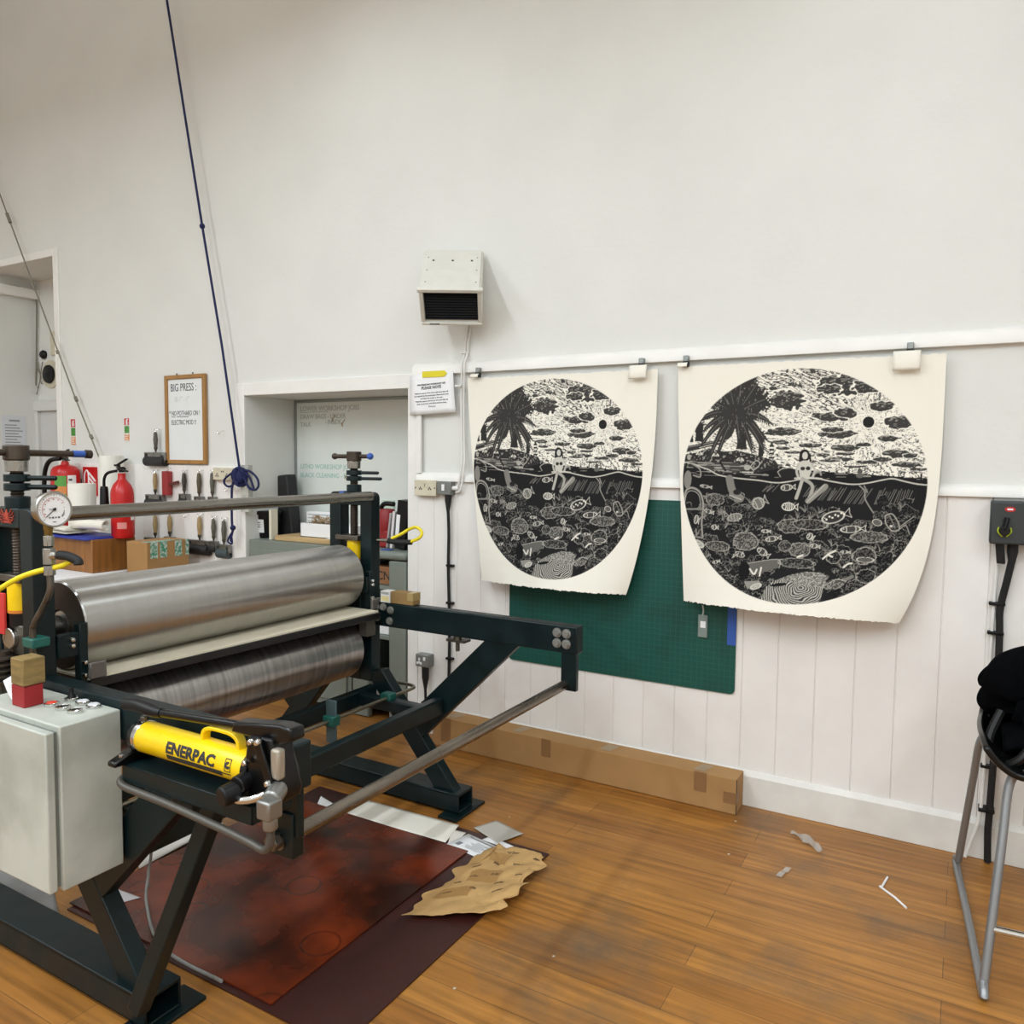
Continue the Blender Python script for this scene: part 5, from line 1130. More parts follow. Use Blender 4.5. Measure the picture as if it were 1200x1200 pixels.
    for p in (((700, 880), (720, 860), (745, 845)), ((715, 862), (735, 870)), ((785, 910), (800, 895), (815, 892)), ((410, 945), (430, 965), (440, 945)), ((455, 970), (458, 935)), ((600, 880), (620, 870))): A.stroke(p, 7, .72)
    A.stroke([(720, 985), (760, 970), (800, 958), (826, 945)], 14, .22); A.fill(A.ell(762, 980, 42, 22, -.35) < 1, np.where(N(X/4, Y/4, 91) > .5, .3, .1)); A.stroke([(722, 990), (765, 960), (805, 965)], 2.4, .5)
    # sunken beach chair
    A.stroke([(925, 700), (950, 692), (975, 720), (985, 750), (958, 758), (930, 730), (925, 700)], 4, .42); A.stroke([(942, 698), (968, 748)], 2, .4); A.stroke([(985, 742), (1040, 700)], 3, .4); A.stroke([(985, 752), (1010, 735), (1030, 770)], 3, .4)
    # grooved brain coral
    bc = A.poly([(475, 1075), (485, 1020), (520, 985), (580, 955), (640, 937), (700, 937), (728, 950), (722, 1000), (722, 1045), (690, 1085)])
    bx_ = X+16*N(X/26, Y/26, 51); by_ = Y+16*N(X/26, Y/26, 52)
    lab = np.sin(np.hypot(bx_-640, (by_-1015)*1.1)/3.3*2.1+6*N(X/26, Y/26, 53)); fine = N(X/3, Y/3, 54) > .5
    A.fill(bc, np.where(Y < 985+.1*(X-580), np.where(fine, .42, .16), np.where(lab > .1, .5, .08)))
    A.fill((A.ell(540, 1000, 34, 7, -.2) < 1), .05)
    # waterline
    wv = [(68, 503), (110, 508), (155, 522), (200, 535), (245, 555), (330, 566), (420, 572), (490, 580), (540, 575), (600, 562), (660, 560), (715, 570), (790, 580), (850, 574), (905, 562), (945, 556), (990, 566), (1040, 576), (1085, 580)]
    A.stroke(wv, 4.6, .62)
    # seated bather at the raft, generic figure
    A.fill(A.ell(545, 545, 46, 26) < 1, .06); A.stroke([(500, 535), (520, 522), (560, 516)], 3.2, .45); A.stroke([(500, 535), (512, 555)], 3, .45)
    A.fill(A.ell(606, 468, 21, 26) < 1, .06); A.fill(A.ell(608, 468, 11, 15) < 1, .6); A.stroke([(590, 460), (588, 490)], 8, .06); A.stroke([(626, 462), (630, 492)], 8, .06)
    A.fill(A.poly([(580, 498), (600, 488), (618, 488), (640, 500), (634, 530), (626, 556), (590, 556), (586, 530)]), .58)
    A.fill(A.ell(600, 520, 9, 8) < 1, .07); A.fill(A.ell(621, 519, 9, 8) < 1, .07)
    A.stroke([(582, 502), (576, 530), (582, 552)], 9, .5); A.stroke([(638, 502), (648, 528), (640, 552)], 9, .5); A.stroke([(648, 540), (665, 530), (672, 545)], 6, .35)
    A.stroke([(570, 560), (620, 556), (675, 560)], 6, .6); A.stroke([(600, 562), (590, 600), (578, 640)], 13, .46); A.stroke([(600, 560), (640, 590), (625, 650)], 13, .4); A.stroke([(625, 650), (690, 590)], 22, .3); A.stroke([(620, 655), (685, 585)], 3, .55)
    # snorkeller and bathers
    A.stroke([(820, 585), (840, 605), (845, 640), (878, 690)], 4, .36); A.stroke([(838, 585), (850, 610)], 5, .3); A.fill(A.ell(820, 530, 10, 12) < 1, .12); A.fill(A.ell(820, 545, 15, 10) < 1, .16)
    A.fill(A.ell(98, 482, 10, 12) < 1, .4); A.fill(A.ell(90, 580, 20, 40, .1) < 1, .26); A.stroke([(100, 505), (150, 530), (155, 565), (120, 560)], 6, .34)
    A.stroke([(295, 570), (310, 620), (345, 650)], 34, .24); A.stroke([(300, 640), (350, 655)], 4, .5); A.fill(A.ell(330, 625, 17, 12) < 1, .06)
    A.stroke([(250, 500), (275, 535)], 9, .06); A.stroke([(385, 515), (410, 490), (425, 505), (400, 530), (385, 515)], 3, .5); A.fill(A.ell(372, 520, 14, 12) < 1, .42); A.stroke([(350, 540), (395, 540)], 5, .6)
    A.stroke([(750, 495), (750, 535)], 2, .3); A.stroke([(1055, 540), (1055, 560)], 8, .06)
    return A
ART = paint()
def art_sample(u, v):
    """u, v arrays in [-1,1]; bilinear with a 2x2 box filter"""
    n = ART.n; x = np.clip((u+1)/2*n-.5, 0, n-1.001); y = np.clip((v+1)/2*n-.5, 0, n-1.001)
    i = x.astype(int); j = y.astype(int); fx = x-i; fy = y-j; a = ART.a
    return (a[j, i]*(1-fx)+a[j, i+1]*fx)*(1-fy)+(a[j+1, i]*(1-fx)+a[j+1, i+1]*fx)*fy
def print_material():
    m = bpy.data.materials.new('relief_print'); m.use_nodes = True; nt = m.node_tree; b = nt.nodes['Principled BSDF']
    at_ = nt.nodes.new('ShaderNodeVertexColor'); at_.layer_name = 'ink'
    nt.links.new(at_.outputs['Color'], b.inputs['Base Color']); b.inputs['Roughness'].default_value = .85; b.inputs['Specular IOR Level'].default_value = .2
    return m
PRM = print_material()
PAPC = np.array(lin('#efebdf')[:3]); INKC = np.array(lin('#171719')[:3])
def round_print(label, x0, x1, x0b, x1b, z0, z1, cc, cr, seed, curl=.09, rb=2.2):
    """hanging sheet; cc, cr: circle centre and radii as fractions of the sheet"""
    n = 470; uu, vv = np.meshgrid(np.linspace(0, 1, n), np.linspace(0, 1, n)); t = vv
    rs = np.random.RandomState(seed)
    edge = np.interp(np.linspace(0, 1, n), np.linspace(0, 1, 140), rs.uniform(-1, 1, 140))*.0035
    edge2 = np.interp(np.linspace(0, 1, n), np.linspace(0, 1, 90), rs.uniform(-1, 1, 90))*.003
    XL_ = x0+(x0b-x0)*t**1.2; XR_ = x1+(x1b-x1)*t**rb
    # arc-like compression of the sheet towards its curled edges
    s = uu*2-1; f = (np.sin(s*(.25+.75*t))/np.sin(.25+.75*t)+1)/2
    Xp = XL_+(XR_-XL_)*f
    Zp = z1+(z0-z1)*t+edge[None, :]*(t**40)+edge2[None, :]*((1-t)**60)
    Zp = Zp-.012*t*np.sin(uu*PI)
    bul = np.cos(s*(.25+.75*t)*1.25)-np.cos(.25*1.25+.75*t*1.25)
    Yp = WY-.036-.006-curl*t**1.1*bul/.69-.05*t**1.5-.004*np.sin(uu*7+seed)*(1-t)
    Xp = Xp*Yp/WY; Zp = CH+(Zp-CH)*Yp/WY      # outline was measured on the wall plane
    me = bpy.data.meshes.new('print_sheet'); nv = n*n; q = (n-1)*(n-1)
    org = np.array([(x0+x1)/2, WY-.04, z0])
    co_ = np.stack([Xp, Yp, Zp], -1).reshape(-1, 3)-org
    me.vertices.add(nv); me.vertices.foreach_set('co', co_.astype(np.float32).ravel())
    idx = np.arange(nv).reshape(n, n); quads = np.stack([idx[1:, :-1], idx[1:, 1:], idx[:-1, 1:], idx[:-1, :-1]], -1).reshape(-1, 4)
    me.loops.add(q*4); me.loops.foreach_set('vertex_index', quads.astype(np.int32).ravel())
    me.polygons.add(q); me.polygons.foreach_set('loop_start', np.arange(0, q*4, 4, dtype=np.int32)); me.update(calc_edges=True); me.validate()
    cu = (uu-cc[0])/cr[0]; cv = (vv-cc[1])/cr[1]; rad = np.hypot(cu, cv)
    ink = art_sample(cu, cv); ins = np.clip((1-rad)*n*cr[0]*.7, 0, 1)
    k = 1-np.clip((ink-.05)/.8, 0, 1); k = (k*ins)[..., None]
    col = PAPC*(1-k)+INKC*k
    rgba = np.concatenate([col, np.ones((n, n, 1))], -1).reshape(-1, 4)
    ca = me.color_attributes.new('ink', 'FLOAT_COLOR', 'POINT'); ca.data.foreach_set('color', rgba.astype(np.float32).ravel())
    me.materials.append(PRM); me.shade_smooth()
    o = bpy.data.objects.new('relief_print', me); COL.objects.link(o); o.location = org
    return tag(o, label, 'print', 'round relief prints on the wall')
round_print('round black-and-white sea print on the sheet beside the notice', -2.262, -1.232, -2.165, -1.362, .866, 1.91, (.478, .487), (.474, .468), 11, rb=2.5)
round_print('round black-and-white sea print on the sheet nearer the isolator box', -1.138, -.088, -1.085, -.21, .866, 1.915, (.486, .495), (.473, .467), 12, rb=4.2)
# clips on the rail
def clip(px, py, tab, label):
    p = W(px, py, .03); x = p.x; z = 1.937
    t = thing('bulldog_clip', (x, WY-.03, z-.03), label, 'clip', 'clips holding the prints to the rail')
    MB().box(x-.012, x+.012, WY-.052, WY-.03, z-.006, z+.02).build('clip_body', mat('clip_steel', '#8d918f', .35, .8), t, bevel=.003)
    MB().box(x-.014, x+.014, WY-.054, WY-.034, z-.03, z-.006).build('clip_jaw', INKT, t, bevel=.003)
    if tab:
        w, h = tab
        MB().grid(lambda u, v: (x-.02*0-w/2+w*u-.01, WY-.056-.012*math.sin(v*2.2)-.004*u, z-.012-h*v), 6, 6).build('paper_tab', PAPER, t, solid=.0008)
clip(562, 441, (.05, .02), 'clip at the upper left corner of the print beside the notice')
clip(753, 432, (.085, .062), 'clip with white tab at the upper right corner of the print beside the notice')
clip(805, 429, (.045, .02), 'clip at the upper left corner of the print nearer the isolator')
clip(1067, 414, (.095, .075), 'clip with torn white tab at the upper right corner of the print nearer the isolator')
# ================================================================== LEFT CORNER BY THE EXTINGUISHERS
TZL = .766
tb = thing('work_table', (-4.75, 3.0, 0), 'white-topped table standing behind the press by the extinguishers', 'table')
MB().box(-5.75, -4.58, 2.56, 3.15, TZL-.035, TZL).build('table_top', WHITEP, tb, bevel=.003)
for x in (-5.7, -4.63):
    for y in (2.6, 3.11): MB().box(x-.02, x+.02, y-.02, y+.02, 0.001, TZL-.036).build('leg', GREYMET, tb, bevel=.002)
wx1, wy0, wy1, wz1 = -4.62, 2.842, 3.13, .972
wbx = thing('wooden_drawer_box', (-5.1, 2.97, TZL), 'brown wooden box under a pile of paper on the white table', 'box')
MB().box(-5.7, wx1, wy0, wy1, TZL+.0008, wz1).build('carcass', WOODBOX, wbx, bevel=.003)
fo = MB().grid(lambda u, v: (-5.7+1.06*u+.02*v, wy0-.03+.28*v, wz1+.004+.018*(1-u)*.6), 10, 4); tag(fo.build('blue_folder', mat('folder_blue', '#20318f', .5), solid=.012), 'blue folder lying under the cream paper on the wooden box', 'folder')
wp = MB().grid(lambda u, v: (-5.7+.85*u, wy0-.045+.05*v, wz1-.012*u+.004+.006*(1-v)), 6, 3)
ps = MB()
for k in range(5):
    o_ = .0055*k
    ps.grid(lambda u, v, o_=o_, k=k: (-5.72+.86*u-.02*k, wy0-.02+.2*v+.006*k, wz1+.028+o_+.03*(1-u)*(1-v)*(k+1)/5+.02*max(0, math.sin(u*6+k))*(.5-v)*.6), 16, 6)
tag(ps.build('paper_pile', PAPER, solid=.001), 'pile of cream paper sheets on top of the wooden box', 'paper')
rl = MB()
for rr_ in (.03, .027): rl.grid(lambda u, v, rr_=rr_: (wx1-.3+.31*v-.0, 2.91+rr_*math.cos(u*5.4)+.02*v, wz1+.085+rr_*math.sin(u*5.4)), 20, 4)
tag(rl.build('rolled_sheet', PAPER, solid=.001), 'loosely rolled cream sheet at the right end of the wooden box', 'paper roll')
def roll(px0, px1, pyt, y, zb, name, label, m):
    a = at(px0, pyt, 'y', y); b = at(px1, pyt, 'y', y); x = (a.x+b.x)/2; r = (b.x-a.x)/2*.545
    o = MB().lathe([(r*.3, a.z-zb), (r*.3, 0), (r, 0), (r, a.z-zb), (r*.3, a.z-zb)], (x, y, zb), (0, 0, 1), 40)
    o.tube([(x+r*1.002, y, zb+.02), (x+r*1.002, y, a.z-.02)], .0015, 5)
    return tag(o.build(name, m), label, 'paper roll')
roll(116, 145.5, 534, 3.3, 0.002, 'paper_roll', 'tall white paper roll standing behind the slim extinguisher', mat('roll_white', '#ecebe2', .75, var=.05))
roll(80, 112, 566, 3.0, wz1+.06, 'paper_roll', 'short wide white paper roll before the red fire sign', MATS['roll_white'])
def extinguisher(xc, yc, r, zt, zbm, label, horn, bands):
    t = thing('fire_extinguisher', (xc, yc, zbm), label, 'fire extinguisher', 'red fire extinguishers')
    h = zt-zbm
    c = MB().lathe([(0, 0), (r*.9, 0), (r, .02), (r, h-.06), (r*.96, h-.035), (r*.8, h-.012), (r*.5, h), (r*.28, h+.006), (r*.25, h+.03), (0, h+.03)] if not horn else [(0, 0), (r*.9, 0), (r, .02), (r, h-.1), (r*.95, h-.07), (r*.76, h-.038), (r*.44, h-.012), (r*.34, h), (r*.34, h+.035), (0, h+.035)], (xc, yc, zbm), (0, 0, 1), 40)
    c.build('cylinder', REDP, t)
    zn = zt+(.03 if not horn else .04)
    v = MB().cyl((xc, yc, zn), (xc, yc, zn+.035), .018, n=14); v.cyl((xc-.03, yc, zn+.02), (xc+.03, yc, zn+.02), .011, n=12); v.build('valve', DSTEEL if not horn else BLACK, t)
    lv = MB(); lv.bar((xc-.03, yc-.01, zn+.03), (xc+.1, yc-.03, zn+.008), .02, .008); lv.bar((xc-.03, yc-.01, zn+.045), (xc+.085, yc-.02, zn+.085), .02, .008); lv.bar((xc-.05, yc-.01, zn+.045), (xc-.01, yc-.01, zn+.04), .022, .012)
    lv.build('operating_lever', BLACK, t, bevel=.003)
    if horn:
        MB().tube([(xc-.02, yc-.02, zn+.01), (xc-.075, yc-.045, zn-.005), (xc-.105, yc-.05, zn-.04), (xc-.11, yc-.05, zn-.1)], .009, 10).build('hose', BLACK, t)
        MB().lathe([(0, 0), (.02, 0), (.024, -.015), (.03, -.2), (0, -.2)], (xc-.11, yc-.05, zn-.09), (0, 0, 1), 24).build('horn', BLACK, t)
        MB().grid(lambda u, v: (xc+(r+.001)*math.sin(1.7+u*.5), yc-(r+.001)*math.cos(1.7+u*.5), zbm+h-.26+.1*v), 8, 2).build('side_label', WHITEP, t)
        MB().grid(lambda u, v: (xc+(r+.001)*math.sin(.5+u*.8), yc-(r+.001)*math.cos(.5+u*.8), zbm+.06+.04*v), 8, 2).build('printed_text', mat('pale_red', '#d88a86', .6), t)
    else:
        MB().tube([(xc-.02, yc-.02, zn+.02), (xc-.09, yc-.06, zn), (xc-.14, yc-.07, zn-.09), (xc-.15, yc-.07, zn-.25), (xc-.13, yc-.08, zn-.42)], .016, 10).build('hose', BLACK, t)
        cyl_ = lambda a0, a1, z0, z1, m, nm: MB().grid(lambda u, v: (xc+(r+.0012)*math.sin(a0+(a1-a0)*u), yc-(r+.0012)*math.cos(a0+(a1-a0)*u), z0+(z1-z0)*v), 10, 2).build(nm, m, t)
        for k, (m, hh) in enumerate(((GREENS, .075), (ORANGES, .055), (GREENS, .06), (mat('deep_green', '#2f4a3a', .5), .09))):
            z1_ = zt-.075-sum((.075, .055, .06, .09)[:k]); cyl_(.25, 1.1, z1_-hh, z1_, m, 'label_band')
        cyl_(1.18, 1.8, zt-.33, zt-.07, WHITEP, 'label_panel'); cyl_(1.24, 1.5, zt-.11, zt-.095, INKT, 'label_text')
    if not horn: MB().box(xc-.03, xc+.03, yc+r*.8, WY-.01, zt-.16, zt-.1).build('wall_bracket', DSTEEL, t)
    return t
extinguisher(at(77, 570, 'y', 3.31).x, 3.31, .096, 1.415, .87, 'large red extinguisher with green and orange label bands', False, True)
extinguisher(at(143.5, 590, 'y', 3.05).x, 3.05, .068, at(143.5, 561, 'y', 3.05).z, wz1+.0005, 'slim red extinguisher with black horn left of the hand rollers', True, False)
hsx = at(157, 641, 'y', 3.3); tag(MB().tube([(hsx.x-.05, 3.3, hsx.z+.01), (hsx.x+.05, 3.31, hsx.z+.008), (hsx.x+.1, 3.33, hsx.z-.02), (hsx.x+.11, 3.34, hsx.z-.15), (hsx.x+.1, 3.34, .3), (hsx.x+.1, 3.3, .022)], .02, 10).build('black_hose', RUBBER), 'black hose curving down behind the taped carton', 'hose')
# taped carton
t = thing('taped_carton', (-4.27, 3.1, TZL), 'brown cardboard carton sealed with strips of green tape', 'carton')
cx1 = -4.31; cy0, cy1 = at(172, 640, 'x', cx1).y, at(221, 640, 'x', cx1).y; cx0 = cx1-.2; cz1 = at(196, 634, 'x', cx1).z
MB().box(cx0, cx1, cy0, cy1, TZL+.001, cz1).build('box', CARD, t, bevel=.003)
GT = mat('green_tape', '#3a8a6c', .45, var=.3, vscale=60, col2='#cfd8cf')
for u in (.08, .3, .66, .92):
    ya = cy0+u*(cy1-cy0)
    MB().box(cx1, cx1+.0015, ya, min(ya+.05, cy1+.001), cz1-.1, cz1+.0012).build('tape_strip', GT, t)
MB().box(cx1-.06, cx1, cy0, cy0+.2, cz1, cz1+.0015).build('tape_strip', GT, t)
pd = thing('steel_pedestal', (cx1-.1, (cy0+cy1)/2, 0), 'grey steel pedestal standing under the taped carton', 'pedestal')
MB().box(cx0-.02, cx1+.02, cy0-.0, min(cy1+.02, WY-.014), .02, TZL).build('body', GREYM, pd, bevel=.004)
MB().box(cx0-.02, cx1+.02, cy0-.012, cy0, .06, TZL-.03).build('door', GREYM, pd, bevel=.003)
# ================================================================== ON THE FLOOR
LB = lino_board()
b1 = MB().sheet([(-2.52, 1.44, .0075), (-1.578, 1.44, .0075), (-1.578, 2.415, .0075), (-2.5, 2.415, .0075)], .005); tag(b1.build('varnished_board', LB, origin=(-2, 1.5, .0075)), 'dark red-brown stained board lying under the front of the press', 'board')
b2 = MB().sheet([(-2.5, 1.42, .0012), (-1.31, 1.42, .0012), (-1.31, 2.565, .0012), (-2.48, 2.565, .0012)], .005); tag(b2.build('maroon_board', mat('maroon_board', '#3b1a16', .35, var=.3, vscale=5)), 'maroon board lying beneath the stained board', 'board')
def sheet(pts, z, name, m, label, cat='paper', curl=0.0, t=.0008):
    P = [F(px, py, z) for px, py in pts]
    mb = MB().grid(lambda u, v: (P[0]*(1-u)+P[1]*u)*(1-v)+(P[3]*(1-u)+P[2]*u)*v+Vector((0, 0, curl*(max(0, u-.7)/.3)**2+.0006)), 12, 8)
    return tag(mb.build(name, m, solid=t, fix=True), label, cat)
sheet(((405, 953.5), (522, 987.5), (538, 967), (431, 938)), .0075, 'paper_sheet', PAPER, 'long cream sheet lying along the back of the stained board')
sheet(((525, 988), (532, 990), (546, 976), (530, 972)), .0066, 'paper_sheet', mat('offcut', '#dedad0', .7), 'narrow cream offcut between the long sheet and printed page')
dc = F(562, 990, .0078)
dsheet = thing('printed_page', dc, 'printed white page beside the crumpled kraft paper', 'paper')
P = [F(px, py, .0078) for px, py in ((523, 989), (568, 1009), (600, 1000), (549, 977))]
mb = MB().grid(lambda u, v: (P[0]*(1-u)+P[1]*u)*(1-v)+(P[3]*(1-u)+P[2]*u)*v, 4, 4); mb.build('sheet', WHITEP, dsheet, solid=.0006)
s = MB(); rr = random.Random(9)
def dq(u, v): return (P[0]*(1-u)+P[1]*u)*(1-v)+(P[3]*(1-u)+P[2]*u)*v+Vector((0, 0, .0008))
def dline(u0, v0, u1, v1): s.add([dq(u0, v0), dq(u1, v0), dq(u1, v1), dq(u0, v1)], [(0, 1, 2, 3)])
dline(.12, .84, .8, .9); dline(.1, .2, .2, .42); dline(.78, .3, .86, .78)
for k in range(8):
    v_ = .25+k*.065; u_ = .28+.12*rr.random(); dline(u_, v_, u_+.25+.15*rr.random(), v_+.022)
s.build('printed_lines', mat('page_print', '#7d8187', .7), dsheet, smooth=False)
sheet(((565, 984), (600, 997), (604, 993), (575, 980)), .007, 'paper_strip', WHITEP, 'white paper strip between the printed page and grey sheet')
sheet(((555, 970), (583, 988), (613.5, 977), (582, 961.5)), .0085, 'tracing_sheet', mat('tracing_grey', '#b6b1a8', .5), 'grey translucent sheet lying by the press foot', curl=.0, t=.0006)
sheet(((372, 942), (386, 949), (394, 944), (376, 933)), .0075, 'paper_sheet', WHITEP, 'white paper corner showing behind the hanger plate of the press')
P0, P1 = F(163, 1016, .0075), F(257, 962, .0075)
sheet(((163, 1018), (262, 965), (232, 958), (160, 1000)), .014, 'paper_strip', mat('strip_paper', '#cfcac3', .7), 'long pale paper strip lying under the pump tray')
sheet(((128, 1062), (165, 1052), (132, 1040), (118, 1048)), .0135, 'paper_sheet', mat('floor_paper', '#d2cfd2', .7), 'pale paper corner on the stained board below the cabinet')
sheet(((-20, 1075), (70, 1075), (60, 1030), (-25, 1005)), .002, 'floor_tarpaulin', mat('tarp_grey', '#8f8e8c', .55, var=.3, vscale=7), 'grey crumpled sheeting on the floor below the cabinet', 'sheeting')
# crumpled kraft paper
kp = [F(px, py, .009) for px, py in ((470, 1076), (590, 1076), (641, 1012), (556, 1010))]
kb_ = F(587, 994, .009)-F(587, 1011, .009)
rs = np.random.RandomState(2)
def crum(x, y):
    return sum(abs(math.sin(x*a+y*b+c))*d for a, b, c, d in ((19, 7, 1, .010), (-11, 23, 2, .008), (37, -29, .5, .005), (61, 43, 3, .003)))
def kf(u, v):
    p = (kp[0]*(1-u)+kp[1]*u)*(1-v)+(kp[3]*(1-u)+kp[2]*u)*v
    e = min(u, 1-u, v, 1-v); k = max(u**3, v**4*.6)
    j = .012*math.sin(9*u+14*v)+.008*math.sin(31*v-12*u)
    p = p+kb_*max(0, min((u-.08)/.27, (1-u)/.65))*v**2
    return p+Vector((j*(1 if e < .08 else .3), j*.6, .004+crum(p.x, p.y)*(.35+1.3*k)))
kt = thing('kraft_wrapping', (kp[0]+kp[2])/2, 'crumpled brown kraft wrapping printed with lettering on the floor', 'wrapping paper')
MB().grid(kf, 70, 60).build('sheet', KRAFT, kt, solid=.0012, ang=25)
for k, (u0, u1, v0, v1) in enumerate(((.32, .6, .78, .9), (.28, .62, .52, .66), (.1, .45, .28, .42))):
    MB().grid(lambda u, v: kf(u0+(u1-u0)*u, v0+(v1-v0)*v)+Vector((0, 0, .0016)), 14, 8).build('tape_panel', mat('kraft_tape', '#a37c48', .5), kt)
GRN = []
for i, (u, v) in enumerate(((.12, .52), (.3, .58), (.5, .62), (.2, .74), (.42, .78), (.7, .82), (.62, .5), (.8, .6), (.85, .93), (.25, .92), (.55, .93), (.12, .36), (.4, .4), (.7, .36))):
    GRN.append(text_mb('arches', .042, None, (0, 0, 0), .0005, .0002, sub=1, fn=lambda q, u=u, v=v: kf(min(.98, u+q.x*.9), min(.98, v-.02+q.y*1.0))+Vector((0, 0, .0016+q.z))))
pieces(GRN, 'lettering', mat('kraft_ink', '#4a3a26', .7), kt)
# long cardboard box
bx = thing('long_cardboard_box', (-1.58, 3.33, 0), 'long low cardboard box lying against the skirting board', 'box')
lx0, lx1, ly0, ly1, lz = -2.365, -.787, 3.272, 3.39, .155
MB().box(lx0, lx1, ly0, ly1, .001, lz).build('box', CARD, bx, bevel=.003)
for (xa, w, top) in ((-2.3, .06, 1), (-1.9, .05, 1), (-1.43, .055, 1), (-.98, .05, 1), (-2.31, .06, 0), (-1.72, .05, 0), (-.97, .055, 0)):
    if top: MB().add([(xa, ly0+.02, lz+.0008), (xa+w, ly0+.02, lz+.0008), (xa+w+.02, ly1-.02, lz+.0008), (xa+.02, ly1-.02, lz+.0008)], [(0, 1, 2, 3)]).build('packing_tape', mat('shiny_tape', '#97805f', .3), bx)
    else: MB().box(xa, xa+w, ly0-.001, ly0+.002, lz-.085 if xa > -2 else .03, lz+.0006).build('packing_tape', CARDT, bx)
MB().box(lx1-.055, lx1+.001, ly0-.001, ly0+.03, .045, .095).build('packing_tape', CARDT, bx)
MB().box(lx1-.0012, lx1+.0014, ly0+.0, ly0+.002, .002, lz).build('open_edge', INKT, bx)
# scraps on the bare boards
fm = MB()
p0, p1, p2, p3, p4 = F(926, 978), F(936, 989), F(948, 992), F(961, 1002), F(969, 997)
CLR = mat('clear_film', '#c9c6c0', .12, spec=.6, alpha=.55)
fm.grid(lambda u, v: (p0*(1-u)+p3*u)+(p4-p3)*v*.7*(.4+math.sin(u*3))+Vector((0, 0, .004+.012*abs(math.sin(u*7+v*2)))), 18, 4); tag(fm.build('plastic_film', CLR), 'crinkled strip of clear plastic film on the wooden floor', 'film')
p0, p1 = F(909, 1027), F(921, 1018); tag(MB().grid(lambda u, v: p0*(1-u)+p1*u+Vector((.02*v, .0, .003+.005*abs(math.sin(u*5)))), 8, 2).build('plastic_film', CLR), 'tiny curl of clear film nearest the kraft paper', 'film')
ys = MB().tube([F(1040, 1028, .004), F(1033, 1040, .004)], .0038, 8, smooth=1); ys.tube([F(1031, 1038.5, .004), F(1034, 1041, .004), F(1049, 1052, .004), F(1062, 1064, .004)], .0038, 8, smooth=1)
tag(ys.build('white_strip', WHITEP), 'bent white plastic strip on the floor before the stool', 'strip')
tag(MB().tube([F(173, 990, .22), F(177, 1000, .16), F(174, 1025, .08), F(172, 1060, .02), F(190, 1110, .02), F(260, 1150, .02)], .005, 8).build('grey_flex', mat('grey_flex', '#8b8a86', .5)), 'thin grey flex hanging below the pump tray', 'cable')
# ================================================================== STOOL AND COAT
SG = mat('stool_grey', '#8e9092', .35, .55)
sb = thing('bar_stool', (.25, 2.86, 0), 'black-seated stool with grey tubular sled legs at the right wall', 'stool')
ztop = .6
LB_, LF_ = Vector((.03, 3.27, .012)), Vector((.1, 2.5, .012))
LBt, LFt = Vector((.075, 3.06, ztop-.05)), Vector((.145, 2.68, ztop-.045))
for sx in (0, 1):
    dx = Vector((.36, .03, 0))*sx; m = (lambda p, s_=sx: p if s_ == 0 else Vector((p.x+.42-2*(p.x-.06)*.4, p.y+.03, p.z)))
    MB().tube([m(LBt)+Vector((.07 if sx == 0 else -.07, 0, .045)), m(LBt)+Vector((.025 if sx == 0 else -.025, 0, .038)), m(LBt), m(LBt)+(m(LB_)-m(LBt))*.3, m(LB_)+(m(LBt)-m(LB_))*.04], .0125, 12).build('leg', SG, sb)
    MB().tube([m(LFt)+Vector((.07 if sx == 0 else -.07, 0, .045)), m(LFt)+Vector((.025 if sx == 0 else -.025, 0, .038)), m(LFt), m(LFt)+(m(LF_)-m(LFt))*.3, m(LF_)+(m(LFt)-m(LF_))*.04], .0125, 12).build('leg', SG, sb)
    MB().tube([m(LB_)+Vector((0, .0, .03)), m(LB_)+Vector((-.004, .004, 0)), m(LB_)+(m(LF_)-m(LB_))*.5, m(LF_)+Vector((0, -.0, 0)), m(LF_)+Vector((0, -.0, .03))], .0125, 12).build('floor_runner', SG, sb)
fp = LF_+(LFt-LF_)*.3; fq = Vector((fp.x+.4, fp.y+.03, fp.z)); MB().cyl(fp, fq, .011, n=14).build('foot_rail', CHROME, sb)
def seat(u, v, t=0):
    a = u*2-1; b = v*2-1; x = .265+.2*a*(1-.08*b*b); y = 2.86+.205*b+.02*a
    r = max(abs(a), abs(b)); z = ztop+.005+.085*max(0, abs(a)-.45)**2*3+.1*max(0, b-.5)**2*4-.03*max(0, -b-.6)
    return (x, y, z)
MB().grid(seat, 24, 24).build('seat', BLACKG, sb, solid=.02, bevel=.006)
bt = MB(); bt.grid(lambda u, v: (.265+.205*math.sin((u-.5)*2.1), 3.06+.04*(1-abs(2*u-1)**2)+.03*v, ztop+.05+.16*v-.05*abs(2*u-1)**3*v), 20, 10); bt.build('backrest', BLACKG, sb, solid=.014)
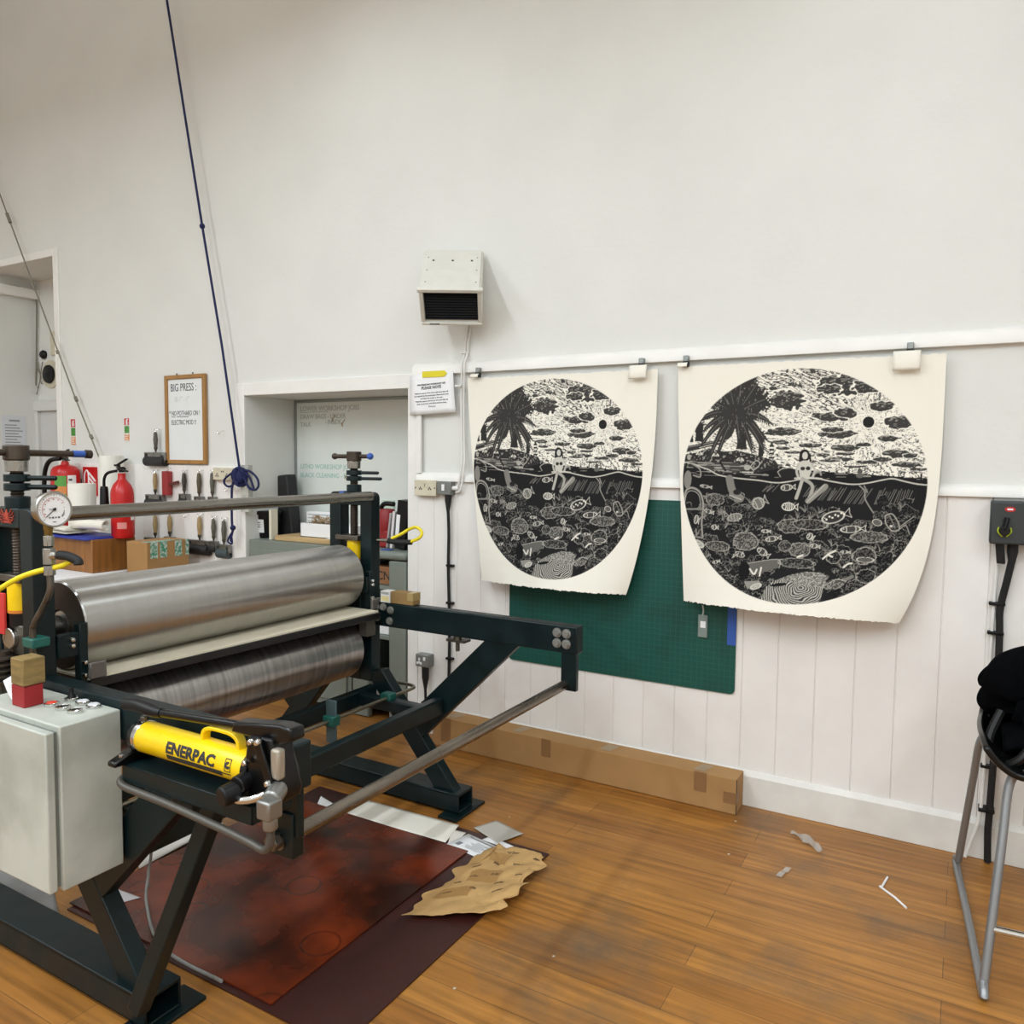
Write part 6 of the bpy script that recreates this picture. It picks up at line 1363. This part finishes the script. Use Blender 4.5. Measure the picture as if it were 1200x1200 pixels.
# maker's dots on the seat front
ct = thing('black_coat', (.27, 2.9, .66), 'black coat heaped over the stool at the right wall', 'coat')
rs = random.Random(8)
def coat(u, v):
    th = u*2*PI; ph = v*PI*.97
    fold = .05*math.sin(7*th+4*v)*math.sin(ph)+.03*math.sin(13*th-6*v)*math.sin(ph)*v+.02*math.sin(23*th+2)*v
    rr_ = (.19+fold)*(math.sin(ph)**.75 if ph < PI/2 else 1-.18*(v-.5)) if ph > 0 else 0
    z = .925-.15*(1-math.cos(min(ph, PI/2)))-.1*max(0, v-.5)*2+.018*math.sin(5*th+9*v)*min(1, v*3)
    cl = .0
    return (.315+rr_*1.1*math.cos(th), 2.98+rr_*.95*math.sin(th), z+.02*math.sin(2*th))
cb = MB().grid(coat, 110, 50); cb.build('cloth', mat('coat_black', '#060709', .95, spec=.06, bump=.3, bscale=120), ct, solid=.008, ang=60)
st_ = MB().tube([(.12, 2.8, .74), (.09, 2.74, .66), (.12, 2.7, .61), (.17, 2.68, .64), (.22, 2.72, .72)], .013, 8); st_.tube([(.1, 3.0, .72), (.085, 2.94, .62), (.12, 2.85, .57), (.16, 2.8, .6)], .012, 8)
st_.build('strap', BLACK, ct)
MB().grid(lambda u, v: (.13+.3*u, 2.74+.2*v+.02*math.sin(u*7), .635+.07*math.sin(u*PI)*math.sin(v*PI)+.03*v+.012*math.sin(11*u+5*v)), 24, 14).build('draped_sleeve', MATS['coat_black'], ct, solid=.02)
# ================================================================== LIGHT
def tube_light(name, x, y, z, L, W_, power, rotz=0.0, tilt=0.0, col=(.9, .985, 1.05)):
    ld = bpy.data.lights.new(name, 'AREA'); ld.shape = 'RECTANGLE'; ld.size = W_; ld.size_y = L; ld.energy = power; ld.color = col
    o = bpy.data.objects.new(name, ld); COL.objects.link(o); o.location = (x, y, z); o.rotation_euler = (tilt, 0, rotz)
for x, e in ((-2.8, 11), (-.2, 12)): tube_light('strip_light', x, 1.65, 4.05, 2.2, .05, e)
for x, e in ((-5.4, 120), (-2.8, 85), (-.2, 95), (2.3, 85)):
    tube_light('strip_light', x, -1.75, 4.05, 4.4, .12, e)
    tube_light('strip_light_upward', x, -1.75, 4.12, 4.4, .12, e*.25, tilt=PI)
wd = bpy.data.worlds.new('world'); C.world = wd; wd.use_nodes = True
wd.node_tree.nodes['Background'].inputs[0].default_value = (.9, .95, 1, 1); wd.node_tree.nodes['Background'].inputs[1].default_value = .3
C.view_settings.view_transform = 'Standard'; C.view_settings.look = 'None'; C.view_settings.gamma = 1; C.view_settings.use_curve_mapping = False
C.view_settings.exposure = 0.2
C.cycles.use_denoising = True
C.cycles.max_bounces = 8; C.cycles.diffuse_bounces = 5; C.cycles.glossy_bounces = 4; C.cycles.transparent_max_bounces = 8
C.cycles.sample_clamp_indirect = 6
